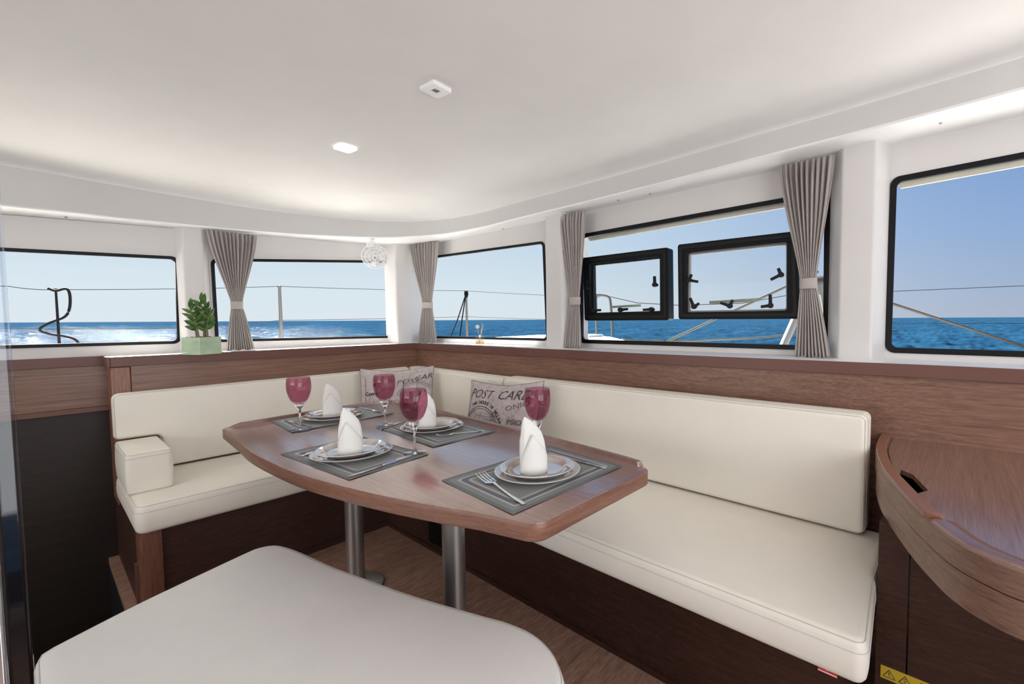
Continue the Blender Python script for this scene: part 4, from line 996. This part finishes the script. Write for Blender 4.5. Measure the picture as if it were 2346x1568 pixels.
# ------------------------------------------------------------------ reed diffuser
rd = thing('reed_diffuser', 'small glass diffuser bottle with a white flower on the ledge', 'diffuser', (1.90, 2.455, ZR))
bx0, by0 = 1.895, 2.46; s = .022
bt = rpoly([(bx0-s, by0-s), (bx0+s, by0-s), (bx0+s, by0+s), (bx0-s, by0+s)], .005, 3)
rings = [[(x, y, ZR+.001) for x, y in bt], [(x, y, ZR+.055) for x, y in bt]]
build(MB().layers(rings), 'bottle', glassy('thin_bottle_glass', (.93, .93, .92), 1.2, .02), rd, bevel=.002)
bi = offs(bt, .003); build(MB().layers([[(x, y, ZR+.003) for x, y in bi], [(x, y, ZR+.034) for x, y in bi]]), 'liquid', glassy('amber_liquid', (.88, .76, .58), .6, .02), rd)
build(MB().lathe([(.010, .055), (.010, .066), (.0085, .066), (.0085, .055)], (bx0, by0, ZR), 20), 'neck', M_chrome, rd)
dirx = Vector((.55, -.83, 0))
for k_, (dx, hz_) in enumerate(((-.012, .115), (.020, .145), (.025, .135), (.016, .14))):
    top = Vector((bx0, by0, ZR+hz_))+dirx*dx+Vector((.83, .55, 0))*(.006*(k_-1.5)); build(MB().tube([Vector((bx0, by0, ZR+.006))-dirx*dx*.3, top], .0014, 6), 'reed', M_reed, rd)
fc = Vector((bx0, by0, ZR+.122))-dirx*.016; fl_ = MB()
for k_ in range(26):
    a_ = k_*2.399; z_ = 1-2*(k_+.5)/26; r_ = sqrt(1-z_*z_); d = Vector((r_*cos(a_), r_*sin(a_), z_)); s1_ = d.cross(Vector((.1, .2, .97))).normalized(); s2_ = d.cross(s1_)
    q = fc+d*.006; fl_.add([q-s1_*.005, q+s2_*.005+d*.003, q+s1_*.005, q-s2_*.005+d*.003, q+d*.0095], [(0, 1, 4), (1, 2, 4), (2, 3, 4), (3, 0, 4), (0, 3, 2, 1)])
build(fl_, 'flower', M_flower, rd, smooth=False)
# ------------------------------------------------------------------ little cabin fan
fx, fy = 1.475, 3.07; fz = SOF(fx, fy)
fn = thing('cabin_fan', 'small translucent white fan hanging under the ceiling corner', 'fan', (fx, fy, fz))
build(MB().lathe([(.026, 0), (.026, -.006), (.018, -.014), (.008, -.018), (.006, -.03)], (fx, fy, fz), 28), 'mount', M_whited, fn)
build(MB().tube(sm([(fx, fy, fz-.02), (fx+.01, fy-.005, fz-.05), (fx+.018, fy-.01, fz-.085)], 4), .007, 10), 'arm', M_whited, fn)
hub = Vector((fx+.012, fy-.03, fz-.118)); ax = Vector((-.45, -.80, -.42)).normalized()
q_ = ax.to_track_quat('Z', 'Y').to_matrix()
for nm, r_, z_ in (('cage_ring', .082, .0), ('cage_ring', .06, .014), ('cage_ring', .036, .021)):
    build(MB().tube([hub+q_ @ Vector((r_*cos(a_), r_*sin(a_), z_)) for a_ in [2*pi*i/40 for i in range(40)]], .0022 if r_ > .05 else .0014, 8, close=True), nm, M_whited, fn)
mb = MB()
for k_ in range(12):
    a_ = 2*pi*k_/12; mb.tube([hub+q_ @ Vector((r_*cos(a_), r_*sin(a_), z_)) for r_, z_ in ((.014, .023), (.036, .021), (.06, .014), (.082, 0))], .0011, 6)
build(mb, 'guard_spokes', M_whited, fn)
build(MB().lathe([(.0001, .024), (.010, .024), (.013, .018), (.015, -.012), (.010, -.024), (.0001, -.026)], hub, 24, q_), 'motor', M_whited, fn)
build(MB().lathe([(.0001, .0255), (.007, .025), (.008, .0235)], hub, 20, q_), 'hub_cap', M_grey, fn)
for k_ in range(4):
    vs_ = []; 
    for i in range(7):
        r_ = .014+.056*i/6; w_ = .55*sin(pi*(i+1)/8)+.15
        for s_ in (-1, 1): a_ = k_*pi/2+s_*w_*.62; vs_.append(hub+q_ @ Vector((r_*cos(a_), r_*sin(a_), .004+s_*.007)))
    o = build(MB().add(vs_, [(2*i, 2*i+1, 2*i+3, 2*i+2) for i in range(6)]), 'blade', M_fanp, fn, recalc=False); o.modifiers.new('t', 'SOLIDIFY').thickness = .0015
build(MB().lathe([(.083, .0), (.080, -.012), (.062, -.024), (.03, -.030)], hub, 36, q_), 'rear_guard', M_fanp, fn)
hb2 = hub+Vector((-.02, .0, .075))
build(MB().lathe([(.030, -.02), (.032, -.012), (.032, .012), (.024, .022), (.0001, .024)], hb2, 28), 'switch_housing', M_fanp, fn)

# ------------------------------------------------------------------ desk / console at the right
ds = thing('desk_console', 'curved walnut console desk at the right with an open slot', 'desk', (1.6, -.3, 0))
curve = [(2.0, .200), (1.80, .196), (1.66, .178), (1.52, .148), (1.40, .108), (1.29, .068), (1.20, .028), (1.135, -.008), (1.09, -.052), (1.06, -.115), (1.045, -.25), (1.045, -.7), (1.06, -1.3)]
cv = [p[:2] for p in sm([(*p, 0) for p in curve], 6)]
def off_curve(cv, d):
    L = [Vector(p) for p in cv]; out = []
    for i, p in enumerate(L):
        e = (L[min(i+1, len(L)-1)]-L[max(i-1, 0)]).normalized(); out.append(tuple(p+Vector((-e.y, e.x))*d))
    return out
def slab(cv, z0, z1): return MB().prism(cv+[(2.02, -1.3), (2.02, .2)], z0, z1)
inn = off_curve(cv, .0)
top_in = off_curve(cv, .036)
slot = rpoly([(1.60-.03, .10), (1.545, .045), (1.435, .010), (1.385, .045), (1.46, .098)], .006, 3)
slot = [(1.568, .085), (1.525, .062), (1.46, .040), (1.395, .030), (1.372, .052), (1.45, .084), (1.52, .104), (1.565, .112)]
slot = [(1.572, .108), (1.547, .079), (1.425, .040), (1.380, .062), (1.45, .090), (1.52, .108)]
tp_ = lambda x, y, d: Vector((x, y, .735-d))
build(MB().panel(top_in+[(2.0, -1.3), (2.0, .165)], [slot], tp_, .014), 'countertop', M_desk, ds)
build(MB().add([(1.35, -.0, .64), (1.60, -.0, .64), (1.60, .06, .64), (1.35, .06, .64)], [(0, 1, 2, 3)]), 'slot_bottom', M_dark, ds, recalc=False)
# edge bands
o2 = off_curve(cv, .034)
build(MB().prism(cv+o2[::-1], .684, .7345), 'edge_band', wood('edge_walnut', (3, 3, 30), (.15, .08, .055), (.235, .135, .095), (.31, .19, .14), rough=.38), ds, bevel=.0015)
cv2 = off_curve(cv, .003)
build(MB().prism(cv2+off_curve(cv, .03)[::-1], .612, .680), 'edge_band', bpy.data.materials['edge_walnut'], ds, bevel=.002)
build(MB().prism(off_curve(cv, .007)+off_curve(cv, .03)[::-1], .67, .70), 'shadow_gap', M_rail, ds)
build(slab(off_curve(cv, .03), .615, .628), 'underside', M_base, ds)
# raised lip from the wall to the notch
k1 = min(range(len(cv)), key=lambda i: abs(cv[i][0]-1.215)); lipo = off_curve(cv, .001)[:k1]; lipi = off_curve(cv, .030)[:k1+1]
build(MB().prism(lipo+lipi[::-1], .733, .748), 'raised_lip', plain('lip_walnut', (.26, .11, .07), .3, coat=.3), ds, bevel=.002)
# rest of the lip is a low bevelled lilac-brown edge
lo = off_curve(cv, .002)[k1:]; li = off_curve(cv, .055)[k1:]
rg = [[(lo[i][0], lo[i][1], .7345), (lo[i][0]*.7+li[i][0]*.3, lo[i][1]*.7+li[i][1]*.3, .741), (li[i][0], li[i][1], .7355)] for i in range(len(lo))]
vs_ = [v for r_ in rg for v in r_]; fs_ = [(i*3+k, i*3+k+1, (i+1)*3+k+1, (i+1)*3+k) for i in range(len(rg)-1) for k in range(2)]
build(MB().add(vs_, fs_), 'bevelled_edge', plain('edge_lacquer', (.2, .1, .08), .22, coat=.6), ds, face=(0, 0, 1))
lid = [(1.16, -.062), (1.20, -.018), (1.30, .0), (1.9, -.02)]
build(MB().tube([(1.09+.01, -.115, .7352), (1.25, -.20, .7352), (1.5, -.42, .7352)], .0015, 5), 'lid_joint', M_rail, ds)
# cabinet below
pan = [(-.02, 'a'), ]
build(MB().box((1.45, .076, 0), (1.47, .145, .615)), 'side_panel', M_base, ds)
build(MB().box((1.45, -.50, 0), (1.47, .072, .615)), 'side_panel', M_base, ds)
build(MB().box((1.45, -1.2, 0), (1.47, -.504, .615)), 'side_panel', M_base, ds)
build(MB().box((1.47, .122, 0), (1.98, .142, .615)), 'end_panel', M_base, ds)
stk = build(MB().box((1.4485, -.12, .178), (1.4495, .132, .214)), 'warning_sticker', M_yel, ds); stk['label'] = 'yellow strip with black warning triangles'
for k_ in range(4):
    yc = .112-k_*.036
    for (a_, b_) in (((yc-.014, .185), (yc+.014, .185)), ((yc+.014, .185), (yc, .207)), ((yc, .207), (yc-.014, .185))):
        build(MB().tube([(1.4483, *a_), (1.4483, *b_)], .0009, 5), 'warning_mark', M_ink, stk)
    if k_ % 2 == 0:
        build(MB().tube([(1.4483, yc, .201), (1.4483, yc, .193)], .0011, 5), 'warning_mark', M_ink, stk); build(MB().tube([(1.4483, yc, .1905), (1.4483, yc, .189)], .0012, 5), 'warning_mark', M_ink, stk)
    else:
        build(MB().tube([(1.4483, yc-.002, .201), (1.4483, yc+.003, .196), (1.4483, yc-.003, .194), (1.4483, yc+.001, .188)], .0009, 5), 'warning_mark', M_ink, stk)
# ------------------------------------------------------------------ near left: black glossy cabinet side with an acrylic screen
gp = thing('appliance_cabinet', 'glossy black cabinet side with clear acrylic edge, cut off at left', 'cabinet', (-.2, .62, 0))
build(MB().box((-.62, .60, 0), (-.036, .66, 1.09)), 'side_panel', M_gloss, gp, bevel=.004)
build(MB().box((-.036, .604, 0), (-.024, .63, 1.10)), 'edge_trim', M_chrome, gp, bevel=.002)
build(MB().box((-.024, .602, 0), (-.010, .626, 1.86)), 'acrylic_edge', M_acry, gp, bevel=.003)
build(MB().lathe([(.0001, .004), (.006, .004), (.007, 0)], (-.045, .600, .905), 16, Matrix.Rotation(radians(90), 3, 'X')), 'lock_button', M_chrome, gp)
